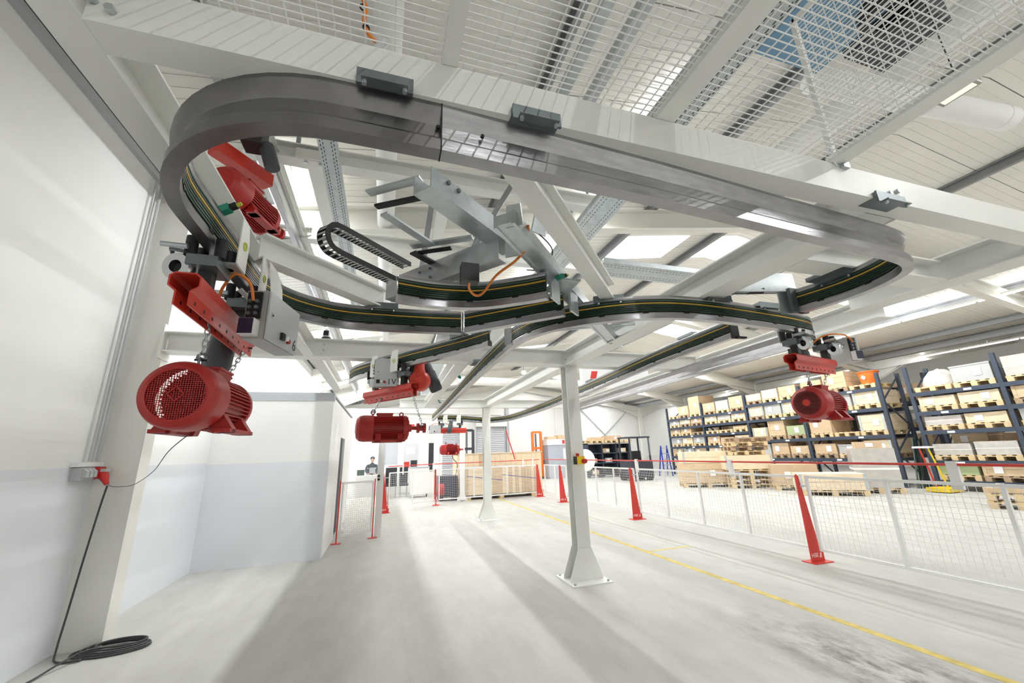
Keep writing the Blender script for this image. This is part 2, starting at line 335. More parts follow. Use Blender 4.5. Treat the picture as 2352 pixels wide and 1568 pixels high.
def hpost(x, y, zt):
    p = MB().box(x - .08, x + .08, y - .08, y - .07, .012, zt).box(x - .08, x + .08, y + .07, y + .08, .012, zt).box(x - .005, x + .005, y - .072, y + .072, .012, zt).build('post', 'beamwhite', fr, smooth=False)
    MB().box(x - .24, x + .24, y - .24, y + .24, 0, .012).build('base_plate', 'beamwhite', p, smooth=False)
    for s in (-1, 1):
        MB().prism([(x, y + s * .084, .012), (x + .2, y + s * .084, .012), (x + .2, y + s * .084, .04), (x + .08, y + s * .084, .34), (x - .08, y + s * .084, .34), (x - .2, y + s * .084, .04), (x - .2, y + s * .084, .012)], (0, s * .01, 0)).build('gusset', 'beamwhite', p, smooth=False)
        for q in (-1, 1): MB().cyl((x + s * .2, y + q * .2, .012), (x + s * .2, y + q * .2, .03), .014, 6).build('anchor_bolt', 'galv', p)
hpost(2.23, 4.6, 2.45); hpost(2.28, 9.3, 2.45)
def bolts(pts, axis, par, r=.011):
    for p in pts: MB().cyl(V(p), V(p) + V(axis) * .014, r, 6).build('bolt', 'galv', par)
bolts([(2.159, .986, 2.49), (2.22, .986, 2.51), (2.214, .986, 2.475), (-.74, .986, 2.51), (-.70, .986, 2.49)], (0, -1, 0), fr)
bolts([(-.66, 4.508, 2.52), (-.66, 4.508, 2.58), (2.16, 4.508, 2.52), (2.3, 4.508, 2.52)], (0, -1, 0), fr)
# mezzanine deck of wire mesh over the front beam
mz = thing('mesh_deck', 'white welded wire mesh deck with flat beams above the front beam', 'mesh deck', (.5, 0, 2.59))
mb = MB(); x = -.70
while x < 1.83: mb.bar((x, -.6, 2.605), (x, 1.0, 2.605), .0035, .0035); x += .042
yy = -.6
while yy < 1.0: mb.bar((-.70, yy, 2.601), (1.83, yy, 2.601), .003, .003); yy += .0225
mb.build('wire_mesh', 'mesh', mz, smooth=False, kind='stuff')
for (x0, x1) in ((.115, .165), (.915, .997), (1.82, 1.90)): MB().box(x0, x1, -.7, 1.0, 2.592, 2.62).build('flat_beam', 'beamwhite', mz, smooth=False)
mb = MB(); yy = -.6
while yy < 1.0: mb.bar((1.88, yy, 2.62), (1.88, yy, 3.45), .003, .003); yy += .042
z = 2.63
while z < 3.45: mb.bar((1.877, -.6, z), (1.877, 1.0, z), .003, .003); z += .0225
mb.build('side_mesh', 'mesh', mz, smooth=False, kind='stuff')
for p0, p1 in (((1.88, 1.0, 2.6), (1.88, 1.0, 3.47)), ((1.88, -.6, 3.46), (1.88, 1.0, 3.46)), ((1.88, .2, 2.6), (1.88, .2, 3.46))): MB().bar(p0, p1, .022, .022).build('guard_post', 'beamwhite', mz)
MB().tube([(1.82, .97, 2.66), (1.83, .985, 2.60), (1.86, .99, 2.585), (1.90, .99, 2.585)], .008, 8).build('hook_bolt', 'galv', mz)
MB().box(1.88, 1.92, .97, 1.01, 2.57, 2.60).build('clamp_plate', 'galv', mz)
# ================================================================== MONORAIL
ZB = 2.28
IP = [(-.025, 0), (.025, 0), (.025, .038), (.022, .046), (.004, .054), (.004, .104), (.008, .112), (.025, .156), (.025, .17), (-.025, .17), (-.025, .156), (-.008, .112), (-.004, .104), (-.004, .054), (-.022, .046), (-.025, .038)]
def offset_prof(s, u0, u1, h0, h1): return [(s * u0, h0), (s * u1, h0), (s * u1, h1), (s * u0, h1)]
def rail(name, label, path, side, metal='railmetal', parent=None, zb=ZB, caps=True, clips=.30):
    if parent is None: t = thing(name, label, 'monorail', (path[0][0], path[0][1], zb))
    else: t = parent
    MB().sweep(IP, path, zb).build('rail_profile', metal, t, ang=14)
    if side:
        MB().sweep(offset_prof(side, .007, .017, .052, .150), path, zb).build('conductor_carrier', 'black', t)
        for k in range(7):
            h = .055 + k * .0136; mname = 'yellow' if k == 4 else 'green'
            MB().sweep(offset_prof(side, .017, .024 if k == 4 else .023, h, h + .0082), path, zb).build('conductor_strip', mname, t, smooth=False)
        # black clips along the flange
        d = 0.; nxt = clips * .5
        for i in range(len(path) - 1):
            a, b2 = V((path[i][0], path[i][1], 0)), V((path[i + 1][0], path[i + 1][1], 0)); L = (b2 - a).length
            while nxt < d + L:
                p = a.lerp(b2, (nxt - d) / L); dr = (b2 - a).normalized(); nl = V((-dr.y, dr.x, 0)) * side
                q = p + nl * .024 + V((0, 0, zb + .041)); MB().bar(q - dr * .02, q + dr * .02, .008, .010).build('clip', 'black', t)
                nxt += clips
            d += L
    return t
def arc(cx, cy, r, a0, a1, n=14): return [(cx + r * math.cos(R(a0 + (a1 - a0) * i / n)), cy + r * math.sin(R(a0 + (a1 - a0) * i / n))) for i in range(n + 1)]
pr = spline([(2.755, 1.92), (2.80, 1.66), (2.775, 1.44), (2.70, 1.28), (2.58, 1.195), (2.40, 1.162), (2.19, 1.147), (1.578, 1.108), (.89, 1.062), (.12, 1.027)], 7)
pl = spline([(.1185, 1.027), (-.08, 1.024)], 4) + arc(-.18, 1.59, .567, -88, -180)[0:] + arc(-.18, 2.325, .567, 180, 92) + [(.05, 2.894), (.30, 2.888), (.515, 2.862)]
railA = rail('monorail_track', 'grey I section overhead rail looping around the loop front and left curve', pr, -1, 'railmetal')
rail('', '', pl, -1, 'rawsteel', railA)
MB().box(.118, .122, 1.0, 1.055, 2.28, 2.451).build('rail_joint', 'black', railA)
for q in ((.06, .018), (.20, .018)): MB().cyl((q[0] + .05, 1.018, 2.37), (q[0] + .05, 1.010, 2.37), .006, 10).build('pin', 'black', railA)
pd = spline([(1.20, 10.8), (1.14, 8.0), (1.045, 4.7), (1.032, 3.5), (1.04, 3.05), (1.15, 2.72), (1.345, 2.495), (1.607, 2.318), (1.91, 2.222), (2.3, 2.21), (2.87, 2.264), (3.27, 2.322), (3.50, 2.39), (3.68, 2.55), (3.76, 2.80), (3.79, 3.4), (3.95, 5.5), (4.28, 9.0)], 7)
railD = rail('monorail_track', 'grey overhead rail running from the far end and swinging right in an S curve', pd, -1)
pe = spline([(-.42, 5.15), (-.29, 4.82), (.15, 4.165), (.63, 3.50), (.82, 3.17)], 5)
railE = rail('monorail_track', 'short straight overhead rail carrying the trolley marked 1V', pe, 1 * -1)
pg = spline([(2.80, 2.54), (2.87, 3.77), (3.10, 5.8), (3.33, 8.4), (3.40, 10.2), (3.32, 11.2), (2.95, 11.75), (2.5, 11.5), (2.1, 11.15), (1.7, 11.02), (1.35, 11.0)], 7)
railG = rail('monorail_track', 'long overhead rail right of the posts ending in a black end stop', pg, 1, clips=.45)
MB().box(2.765, 2.845, 2.52, 2.535, 2.27, 2.46).box(2.80, 2.90, 2.50, 2.53, 2.27, 2.285).build('end_stop', 'black', railG)
def hanger(x0, x1, y, par, rot=0.):
    m = MB(); L = (x1 - x0) / 2; m.box(-L, L, -.012, .06, -.004, .022); m.box(-L, L, -.02, -.012, -.028, .026); m.box(-L * .8, L * .8, -.045, -.012, -.030, -.024)
    m.xf(Matrix.Translation(((x0 + x1) / 2, y, 2.452)) @ Matrix.Rotation(rot, 4, 'Z')); h = m.build('hanger_clamp', 'galvdark', par, smooth=False)
    for s in (-.7, .7): MB().cyl((s * L, -.03, -.03), (s * L, -.03, -.042), .007, 6).xf(Matrix.Translation(((x0 + x1) / 2, y, 2.452)) @ Matrix.Rotation(rot, 4, 'Z')).build('bolt', 'galv', h)
hanger(-.127, .031, .985, railA); hanger(.34, .506, .985, railA); hanger(2.045, 2.24, .99, railA)
hanger(2.62, 2.86, 1.66, railA, R(90)); hanger(-.16, .05, 2.86, railA)
hanger(1.40, 1.62, 2.37, railD, R(-25)); hanger(2.2, 2.42, 2.17, railD); hanger(2.75, 2.95, 2.22, railD)
hanger(2.74, 2.96, 3.1, railG, R(88)); hanger(3.0, 3.2, 5.6, railG, R(85)); hanger(.5, .72, 3.45, railE, R(-56)); hanger(.9, 1.15, 4.6, railD, R(90))
# ---- rail switch
sw = thing('rail_switch', 'galvanised sliding rail switch inside the loop with cable chain and two short rails', 'rail switch', (.7, 2.2, 2.45))
rail('', '', [(.55, 2.845), (.84, 2.58), (1.125, 2.32)], -1, parent=sw)
rail('', '', spline([(.03, 2.30), (.26, 2.34), (.53, 2.305), (.77, 2.16), (.895, 2.06)], 6), -1, parent=sw)
def bev_plate(pts, vec, name, m, par): return MB().prism(pts, vec).build(name, m, par, smooth=False)
gb = MB(); a, b2 = V((.50, 1.62, 2.49)), V((2.38, 3.66, 2.49)); gb.bar(a, b2, .085, .055)
for s in (-1, 1): gb.bar(a + V((s * .035, -s * .033, 0)), b2 + V((s * .035, -s * .033, 0)), .018, .075)
gb.build('guide_beam', 'galv', sw, smooth=False)
uc = MB(); ua, ub = V((.11, 1.62, 2.58)), V((.68, 2.09, 2.58)); un = (ub - ua).normalized().cross(V((0, 0, 1)))
uc.bar(ua, ub, .115, .006)
for q in (-1, 1): uc.bar(ua + un * q * .0545 + V((0, 0, .053)), ub + un * q * .0545 + V((0, 0, .053)), .006, .10)
uc.build('slide_channel', 'galv', sw, smooth=False)
channel((-.01, 2.73, 2.45), (.59, 1.97, 2.45), .075, .145, 1, .006).build('slide_channel', 'galv', sw, smooth=False)
for p0, p1, w_, h_, m_ in (((-.14, 1.88, 2.70), (.11, 1.70, 2.70), .045, .012, 'galv'), ((-.10, 1.93, 2.66), (.20, 1.74, 2.66), .035, .012, 'black'),
    ((-.06, 1.92, 2.62), (.22, 2.19, 2.62), .05, .012, 'galv'), ((.10, 2.25, 2.63), (.44, 2.06, 2.63), .05, .012, 'galv'), ((.12, 2.28, 2.60), (.33, 2.16, 2.60), .03, .012, 'black'),
    ((.11, 2.24, 2.585), (.25, 2.36, 2.585), .05, .012, 'black'), ((1.5, 3.4, 2.53), (2.2, 3.05, 2.53), .02, .02, 'galv')):
    MB().bar(p0, p1, w_, h_).build('support_bar', m_, sw, smooth=False)
for s in (.15, .25, .8, .9):
    p = V((.11, 1.62, 2.66)).lerp(V((.68, 2.09, 2.66)), s) + V((.645, -.76, 0)) * .058; MB().cyl(p, p + V((.006, -.008, 0)), .012, 6).build('bolt', 'galvdark', sw)
for s in (.35, .45):
    for zz in (2.49, 2.55):
        p = V((-.01, 2.73, zz)).lerp(V((.59, 1.97, zz)), s) + V((-.77, -.62, 0)) * .04; MB().cyl(p, p + V((-.008, -.006, 0)), .009, 6).build('bolt', 'galvdark', sw)
bev_plate([(.60, 1.94, 2.46), (.69, 1.87, 2.46), (.67, 1.86, 2.58), (.60, 1.92, 2.60)], (.005, .008, 0), 'gusset_plate', 'galv', sw)
bev_plate([(.52, 1.65, 2.46), (.59, 1.60, 2.46), (.58, 1.60, 2.58), (.52, 1.64, 2.58)], (.006, .008, 0), 'gusset_plate', 'galv', sw)
MB().box(.98, 1.16, 2.12, 2.34, 2.45, 2.462).build('base_plate', 'galv', sw)
MB().prism([(1.02, 2.18, 2.30), (1.02, 2.18, 2.45), (.92, 2.08, 2.45), (.92, 2.08, 2.30)], (.01, -.01, 0)).build('end_plate', 'galv', sw, smooth=False)
MB().prism([(1.24, 2.36, 2.30), (1.24, 2.36, 2.45), (1.14, 2.27, 2.45), (1.14, 2.27, 2.30)], (.01, -.01, 0)).build('end_plate', 'galv', sw, smooth=False)
MB().prism([(.60, 2.95, 2.30), (.60, 2.95, 2.45), (.52, 2.85, 2.45), (.52, 2.85, 2.30)], (.01, -.01, 0)).build('end_plate', 'galv', sw, smooth=False)
ip = MB().bar((.96, 3.20, 2.375), (1.03, 3.12, 2.375), .004, .15).build('end_plate', 'galv', sw)
# cable chain: links of two black side plates and a pale cross bar
ec = MB(); d45 = V((.72, .69, 0)); o = V((-.36, 2.06, 0)); sd = V((.69, -.72, 0))
path = [o + d45 * (.62 - .0245 * i) + V((0, 0, 2.615)) for i in range(22)]
path += [o + d45 * (.08 - .075 * math.sin(R(a))) + V((0, 0, 2.54 + .075 * math.cos(R(a)))) for a in (20, 40, 60, 80, 100, 120, 140, 160)]
path += [o + d45 * (.10 + .0245 * i) + V((0, 0, 2.465)) for i in range(17)]
blk = MB(); wht = MB()
for i in range(len(path) - 1):
    p, q = path[i], path[i + 1]; dr = (q - p).normalized(); up = dr.cross(sd).normalized()
    for s in (-1, 1): blk.bar(p - dr * .002 + sd * s * .034, q + dr * .002 + sd * s * .034, .005, .030, up)
    c = (p + q) / 2
    for s in (-1, 1): wht.bar(c - sd * .032 + up * s * .013, c + sd * .032 + up * s * .013, .010, .003, up)
    blk.bar(c - dr * .002 - sd * .031, c + dr * .002 - sd * .031, .01, .020, up)
ech = blk.build('cable_chain', 'black', sw, smooth=False); wht.build('chain_cross_bars', 'plastgrey', ech, smooth=False, kind='stuff')
MB().tube(spline([(0.649, 1.686, 2.516), (0.689, 1.824, 2.48), (0.657, 1.923, 2.44), (0.572, 2.034, 2.39), (0.522, 2.155, 2.327), (0.481, 2.184, 2.318), (0.431, 2.123, 2.327), (0.419, 2.058, 2.349)], 6), .0076, 8).build('orange_cable', 'orange', sw)
MB().tube(spline([(.80, 1.95, 2.66), (.92, 2.0, 2.58), (.90, 2.1, 2.5), (.80, 2.14, 2.5)], 6), .004, 6).build('thin_cable', 'cable', sw)
MB().tube(spline([(.45, 2.30, 2.46), (.62, 2.32, 2.47), (.80, 2.25, 2.49), (.84, 2.22, 2.44)], 6), .005, 6).build('thin_cable', 'black', sw)
MB().box(.37, .47, 2.03, 2.10, 2.34, 2.45).build('connector_block', 'holder', sw)
MB().prism([(.73, 1.86, 2.60), (.83, 1.90, 2.60), (.83, 1.90, 2.70), (.76, 1.87, 2.72)], (.006, -.004, 0)).build('cable_bracket', 'galv', sw, smooth=False)
def sensor(p, d, par, m='sensor'):
    p, d = V(p), V(d).normalized(); q = MB().bar(p, p + d * .045, .032, .032).build('sensor_head', m, par); MB().bar(p + d * .04, p + d * .075, .022, .022).build('sensor_body', 'black', q); MB().cyl(p + d * .075, p + d * .095, .008, 8).build('sensor_plug', 'lime', q)
for p, d in (((.80, 2.06, 2.50), (.7, .1, .3)), ((.98, 2.08, 2.44), (.7, .2, .3)), ((1.98, 3.32, 2.50), (.6, .5, .2)), ((2.17, 3.45, 2.46), (.6, .5, .2))): sensor(p, d, sw)
# the second switch at the right end of the loop
s2 = thing('rail_switch', 'smaller galvanised rail switch unit at the right end of the loop', 'rail switch', (2.75, 2.05, 2.45))
MB().prism([(2.34, 2.02, 2.45), (2.78, 1.92, 2.45), (2.80, 1.94, 2.60), (2.55, 1.98, 2.60)], (.02, .03, 0)).build('cover_plate', 'galv', s2, smooth=False)
MB().bar((2.35, 2.10, 2.50), (2.72, 2.0, 2.50), .06, .06).build('actuator', 'galvdark', s2)
MB().cyl((2.45, 2.03, 2.47), (2.55, 2.0, 2.47), .028, 12).build('actuator_motor', 'black', s2)
MB().box(2.68, 2.82, 1.90, 1.925, 2.28, 2.46).build('end_plate', 'galvdark', s2)
MB().bar((2.66, 1.98, 2.37), (2.78, 1.94, 2.37), .01, .16).build('end_plate', 'galv', s2, smooth=False)
sensor((2.43, 2.0, 2.56), (.3, -.3, .4), s2)
# loose proximity sensors clipped on the rails and beams
for i, (p, d, where) in enumerate((((-.735, 1.83, 2.462), (.6, -.2, .25), 'on the left curve of the loop rail'), ((1.0, 5.6, 2.46), (-.3, .5, .6), 'on the far straight rail behind the trolley 1V'), ((1.08, 8.4, 2.46), (-.3, .5, .6), 'near the far end of the straight rail'), ((3.02, 6.4, 2.47), (-.2, .4, .8), 'on the long rail behind the post'))):
    t = thing('proximity_sensor', 'small green proximity sensor ' + where, 'sensor', p, 0, 'proximity sensors'); sensor(p, d, t)
# ================================================================== MOTORS, CHAINS, TROLLEYS
def motor(label, loc, rz, kind='cover'):
    t = thing('electric_motor', label, 'motor', loc, rz); c = (0, 0, .137); k = dict(world=False)
    M = 'darkred'
    if kind == 'cover':
        MB().lathe([(.098, .016), (.098, .004), (.108, 0), (.126, .012), (.134, .03), (.136, .05), (.136, .15), (.130, .15), (.130, .05), (.110, .02), (.098, .016)], c, (0, 1, 0), 48).build('fan_cover', M, t, **k)
        g = MB(); n = 25; r0 = .1
        for i in range(-n // 2 + 1, n // 2 + 1):
            a = i * .0083
            if abs(a) >= r0: continue
            h = math.sqrt(r0 * r0 - a * a); g.box(a - .0012, a + .0012, .008, .0105, c[2] - h, c[2] + h); g.box(-h, h, .0082, .0107, c[2] + a - .0012, c[2] + a + .0012)
        g.build('grille', M, t, smooth=False, **k)
        d = MB(); q = [(.028, 0), (0, .028), (-.028, 0), (0, -.028)]
        for i in range(4):
            a, b3 = q[i], q[(i + 1) % 4]; d.bar((a[0], .006, c[2] + a[1]), (b3[0], .006, c[2] + b3[1]), .004, .007, (0, 1, 0))
        d.build('grille_emblem', 'darkred', t, smooth=False, **k)
        f = MB().cyl((0, .10, c[2]), (0, .14, c[2]), .035, 16)
        for i in range(7):
            a = R(i * 360 / 7); f.bar((.03 * math.cos(a), .115, c[2] + .03 * math.sin(a)), (.09 * math.cos(a), .115, c[2] + .09 * math.sin(a)), .04, .004, (math.cos(a + 1.2), .5, math.sin(a + 1.2)))
        f.build('fan', 'hole', t, **k)
    else:
        MB().lathe([(0, .0), (.03, 0), (.095, .012), (.122, .04), (.130, .08), (.130, .17), (.12, .17)], c, (0, 1, 0), 40).build('fan_cover', M, t, **k)
        if kind == 'slots':
            g = MB()
            for i in range(-8, 9):
                a = i * .0105; h = math.sqrt(max(.0001, .092 ** 2 - a * a)); g.box(-h, h, -.004 + .012, .014, c[2] + a - .0025, c[2] + a + .0025)
            g.xf(Matrix.Translation((0, -.012, 0))).build('grille_slots', 'hole', t, smooth=False, **k)
            MB().cyl((0, -.006, c[2]), (0, .01, c[2]), .026, 16).build('hub_cap', 'red', t, **k)
    MB().cyl((0, .14, c[2]), (0, .46, c[2]), .103, 36).build('stator_housing', M, t, **k)
    f = MB()
    for i in range(44):
        a = R(i * 360 / 44 + 4)
        if -115 < math.degrees(a) - 270 - 0 < -65: pass
        f.bar((.098 * math.cos(a), .155, c[2] + .098 * math.sin(a)), (.098 * math.cos(a), .455, c[2] + .098 * math.sin(a)), .004, .048, (math.cos(a), 0, math.sin(a)))
    f.build('cooling_fins', M, t, smooth=False, **k)
    MB().lathe([(.103, .455), (.124, .455), (.126, .47), (.122, .495), (.09, .50), (.085, .515), (.04, .52), (.036, .545), (0, .545)], c, (0, 1, 0), 36).build('end_shield', M, t, **k)
    for i in range(8):
        a = R(i * 45 + 20); MB().bar((.05 * math.cos(a), .512, c[2] + .05 * math.sin(a)), (.118 * math.cos(a), .498, c[2] + .118 * math.sin(a)), .008, .012).build('shield_rib', M, t, **k)
    s = MB().cyl((0, .54, c[2]), (0, .62, c[2]), .019, 16).build('shaft', 'darkred' if kind != 'plain' else 'red', t, **k)
    if kind == 'dome': MB().lathe([(.019, .60), (.05, .60), (.05, .625), (.03, .63), (.03, .66), (.05, .665), (.05, .69), (0, .69)], c, (0, 1, 0), 20).build('coupling', M, s, **k)
    b4 = MB().prism([(-.055, .20, .232), (.055, .20, .232), (.06, .20, .275), (-.06, .20, .275)], (0, .15, 0)).build('terminal_box', M, t, smooth=False, **k)
    MB().box(-.065, .065, .195, .355, .275, .285).build('terminal_lid', M, b4, smooth=False, **k)
    for s in (-1, 1):
        f = MB().prism([(s * .06, .19, .05), (s * .10, .19, .085), (s * .145, .19, .016), (s * .145, .19, 0), (s * .075, .19, 0)], (0, .05, 0)).prism([(s * .06, .40, .05), (s * .10, .40, .085), (s * .145, .40, .016), (s * .145, .40, 0), (s * .075, .40, 0)], (0, .05, 0))
        f.box(min(s * .085, s * .145), max(s * .085, s * .145), .17, .47, 0, .016).build('foot', M, t, smooth=False, **k)
    e = MB().torus((0, .16, .295), (1, 0, 0), .018, .006).cyl((0, .16, .25), (0, .16, .279), .008, 8); e.build('eyebolt', 'galvdark' if kind == 'cover' else M, t, **k)
    e = MB().torus((0, .44, .275), (1, 0, 0), .018, .006).cyl((0, .44, .24), (0, .44, .259), .008, 8); e.build('eyebolt', M, t, **k)
    return t
LINK = None
def chain(label, p0, p1, group='lifting chains of the hanging motors'):
    global LINK
    if LINK is None:
        L, r = .021, .0085
        pts = [(r * math.sin(R(a)), 0, L / 2 + r * math.cos(R(a))) for a in range(-90, 91, 30)] + [(r * math.sin(R(a)), 0, -L / 2 + r * math.cos(R(a))) for a in range(90, 271, 30)]
        LINK = MB().tube(pts, .0033, 6, True).mesh('link'); LINK.materials.append(MATS['galv'])
    p0, p1 = V(p0), V(p1); t = thing('lifting_chain', label, 'chain', tuple(p1), 0, group); n = max(2, round((p0 - p1).length / .031)); d = p0 - p1
    q = d.to_track_quat('Z', 'Y')
    for i in range(n):
        o = obj('link', LINK, None, t); o.rotation_euler = (q.to_matrix() @ Matrix.Rotation(R(90 * (i % 2) + 30), 3, 'Z')).to_euler(); o.location = d * ((i + .5) / n)
    sh = MB().tube([p1 + V((.017 * math.cos(R(a)), 0, .006 + .017 * math.sin(R(a)))) for a in range(-30, 211, 24)], .005, 8).build('shackle', 'galvdark', t)
    MB().cyl(p1 + V((-.024, 0, -.004)), p1 + V((.024, 0, -.004)), .005, 8).build('shackle_pin', 'navy', sh)
    sh = MB().tube([p0 + V((0, .015 * math.cos(R(a)), -.006 + .015 * math.sin(R(a)))) for a in range(150, 391, 24)], .0045, 8).build('shackle', 'galv', t)
    MB().cyl(p0 + V((-.02, 0, 0)), p0 + V((.03, 0, 0)), .005, 8).build('shackle_pin', 'navy', sh); return t
def control_box(t, M, txt, w_=.30, h_=.22, dp=.10, tsize=.085):
    # M places the box: local +x is the door's outward normal, y along its width, z up
    def bb(mb, name, m, par): return mb.xf(M).build(name, m, par, world=False, smooth=False)
    e = bb(MB().box(-dp, -.006, -w_ / 2, w_ / 2, -h_ / 2, h_ / 2), 'control_box', 'boxside', t)
    d = bb(MB().box(-.004, .004, -w_ / 2 + .002, w_ / 2 - .002, -h_ / 2 + .002, h_ / 2 - .002), 'door', 'boxgrey', e)
    bb(MB().box(.004, .006, -w_ / 2 + .03, -w_ / 2 + .05, -.005, .022), 'lock', 'galv', d)
    bb(MB().box(.006, .008, -w_ / 2 + .036, -w_ / 2 + .044, .004, .012), 'lock_core', 'black', d)
    kx = w_ * .06 - .05 * (len(txt) > 1)
    bb(MB().box(.004, .018, kx - .05, kx - .02, -h_ / 2 + .035, -h_ / 2 + .07), 'selector_switch', 'black', d)
    MB().cyl((.004, kx, -h_ / 2 + .052), (.022, kx, -h_ / 2 + .052), .013, 14).xf(M).build('push_button', 'white', d, world=False)
    MB().cyl((.004, kx + .03, -h_ / 2 + .045), (.018, kx + .03, -h_ / 2 + .045), .012, 14).xf(M).build('push_button', 'darkred', d, world=False)
    if txt: me = text_mesh(txt, tsize); me.transform(M @ face_M((.0045, w_ / 2 - .032 - .02 * (len(txt) - 1), -h_ / 2 + .045), (0, 1, 0), (0, 0, 1))); obj('door_number', me, 'holder', d)
    bb(MB().box(-dp + .01, -.03, -w_ / 2 - .012, -w_ / 2, -.02, h_ / 2 - .01), 'connector_panel', 'black', e)
    for i in range(3):
        for j in range(2): MB().cyl((-dp + .025 + j * .03, -w_ / 2 - .012, .0 + i * .03), (-dp + .025 + j * .03, -w_ / 2 - .024, .0 + i * .03), .009, 8).xf(M).build('connector', 'galvdark', e, world=False)
    bb(MB().box(-dp + .005, -.03, -w_ / 2 - .05, -w_ / 2, -h_ / 2 + .01, -h_ / 2 + .085), 'distance_sensor', 'white', e)
    bb(MB().box(-dp + .007, -.032, -w_ / 2 - .054, -w_ / 2 - .05, -h_ / 2 + .012, -h_ / 2 + .083), 'sensor_window', 'navy', e)
    return e
def trolley(label, loc, rz, box, txt, drive, s=1, ya=-.42, yb=.42, boxsize=(.30, .22), small=False, window='navy'):
    t = thing('monorail_trolley', label, 'trolley', loc, rz); k = dict(world=False)
    LB = [(-.026, -.31), (-.026, -.258), (-.052, -.236), (-.052, -.195), (-.034, -.18), (.034, -.18), (.052, -.195), (.052, -.236), (.026, -.258), (.026, -.31), (.020, -.31), (.020, -.254), (.046, -.233), (.046, -.198), (.032, -.186), (-.032, -.186), (-.046, -.198), (-.046, -.233), (-.020, -.254), (-.020, -.31)]
    lb = MB().sweep(LB, [(0, ya), (0, yb)]).build('load_beam', 'red', t, smooth=False, **k)
    n = 9; hl = MB()
    for i in range(n):
        y = ya + .05 + (yb - ya - .1) * i / (n - 1)
        for q in (-1, 1): hl.cyl((q * .0195, y, -.288), (q * .0268, y, -.288), .0085, 10)
    hl.build('bolt_holes', 'hole', lb, kind='stuff', **k)
    for y in (-.24, .26):
        c = MB().box(-.055, .055, y - .08, y + .08, -.10, -.055).prism([(-.05, y - .05, -.055), (.05, y - .05, -.055), (.05, y + .05, -.055), (-.05, y + .05, -.055)], (0, 0, .015)).build('carriage', 'galvdark', t, smooth=False, **k)
        MB().lathe([(.026, -.02), (.055, -.02), (.058, -.012), (.058, .012), (.055, .02), (.026, .02)], (-s * .09, y - .03, -.10), (.35, 1, .15), 24).build('flange_ring', 'chrome', c, **k)
        MB().cyl((-s * .09, y - .02, -.10), (-s * .09, y + .02, -.10), .024, 14).build('axle_hub', 'holder', c, **k)
        for a in (-1, 1):
            for b5 in (-1, 1): MB().cyl((a * .052, y + b5 * .055, -.055), (a * .052, y + b5 * .055, .03), .022, 16).build('guide_roller', 'rubber', c, **k)
        MB().bar((0, y, -.10), (0, y, -.185), .05, .05).build('hanger_block', 'holder', c, **k)
        MB().tube([(-s * .06, y - .06, -.04), (-s * .12, y - .05, -.03), (-s * .13, y + .04, -.07)], .009, 8).build('spring_arm', 'galvdark', c, **k)
        MB().cyl((-s * .14, y - .09, -.03), (-s * .05, y - .09, -.03), .011, 8).build('axle_pin', 'galv', c, **k)
    for y in (-.20, .16):
        p = MB().prism([(s * .10, y - .06, -.05), (s * .10, y + .06, -.05), (s * .10, y + .06, .10), (s * .10, y + .03, .17), (s * .10, y - .06, .17)], (s * .005, 0, 0)).build('collector_plate', 'beamwhite', t, smooth=False, **k)
        MB().box(min(s * .03, s * .10), max(s * .03, s * .10), y - .05, y + .05, -.055, -.045).build('collector_bracket', 'galv', p, **k)
        MB().torus((s * .108, y, .06), (s, 0, 0), .018, .003, 14, 6).build('earth_wire', 'lime', p, **k)
    p0, p1 = V(drive[0]), V(drive[1]); d = p1 - p0; L = d.length
    m_ = MB().lathe([(0, 0), (.045, 0), (.052, .02), (.052, L * .3), (.062, L * .33), (.062, L * .62), (.066, L * .64), (.066, L * .94), (.055, L), (0, L)], p0, d, 12).build('drive_motor', 'motorgrey', t, **k)
    MB().bar(p0 + d * .4 + V((s * .05, 0, 0)), p0 + d * .62 + V((s * .05, 0, 0)), .06, .05).build('motor_terminal_box', 'motorgrey', m_, **k)
    MB().cyl(p0 + d * .05, V((0, p0.y * .6, -.05)), .03, 10).build('gear_neck', 'galvdark', m_, **k)
    M = Matrix.Translation(V(box[:3])) @ Matrix.Rotation(box[3], 4, 'Z')
    e = control_box(t, M, txt, boxsize[0], boxsize[1])
    q0, q1 = M @ V((-.06, -boxsize[0] / 2 - .02, .06)), V((0, -.08, -.15))
    mid = (q0 + q1) / 2 + V((0, -.06, .10)); MB().tube(spline([q0, q0 * .7 + mid * .3 + V((0, 0, .05)), mid, q1 * .8 + mid * .2 + V((0, 0, .03)), q1], 6), .007, 8).build('orange_cable', 'orange', t, **k)
    MB().bar(V((s * .05, 0, -.07)), M @ V((-.09, 0, .05)), .04, .006).build('box_bracket', 'boxside', t, **k)
    return t
# near trolley 6
tr = trolley('near trolley with control box marked 6 on the left curve of the rail', (-.757, 2.10, 2.28), R(1.5), (.245, .06, -.222, R(-13)), '6', ((-.10, .42, .02), (-.12, .40, -.40)), boxsize=(.33, .235))
MB().prism([(.20, -.06, -.115), (.20, .20, -.115), (.185, .20, .02), (.17, .12, .09), (.16, .0, .09)], (.004, 0, 0)).build('collector_plate', 'beamwhite', tr, world=False, smooth=False)
m1 = motor('large dark red motor with square mesh fan cover hanging nearest the camera', (-.775, 1.84, 1.525), R(-1), 'cover')
chain('short chain at the fan end of the nearest red motor', (-.775, 2.02, 2.005), (-.772, 2.0, 1.835)); chain('short chain at the far end of the nearest red motor', (-.752, 2.46, 2.005), (-.766, 2.30, 1.81))
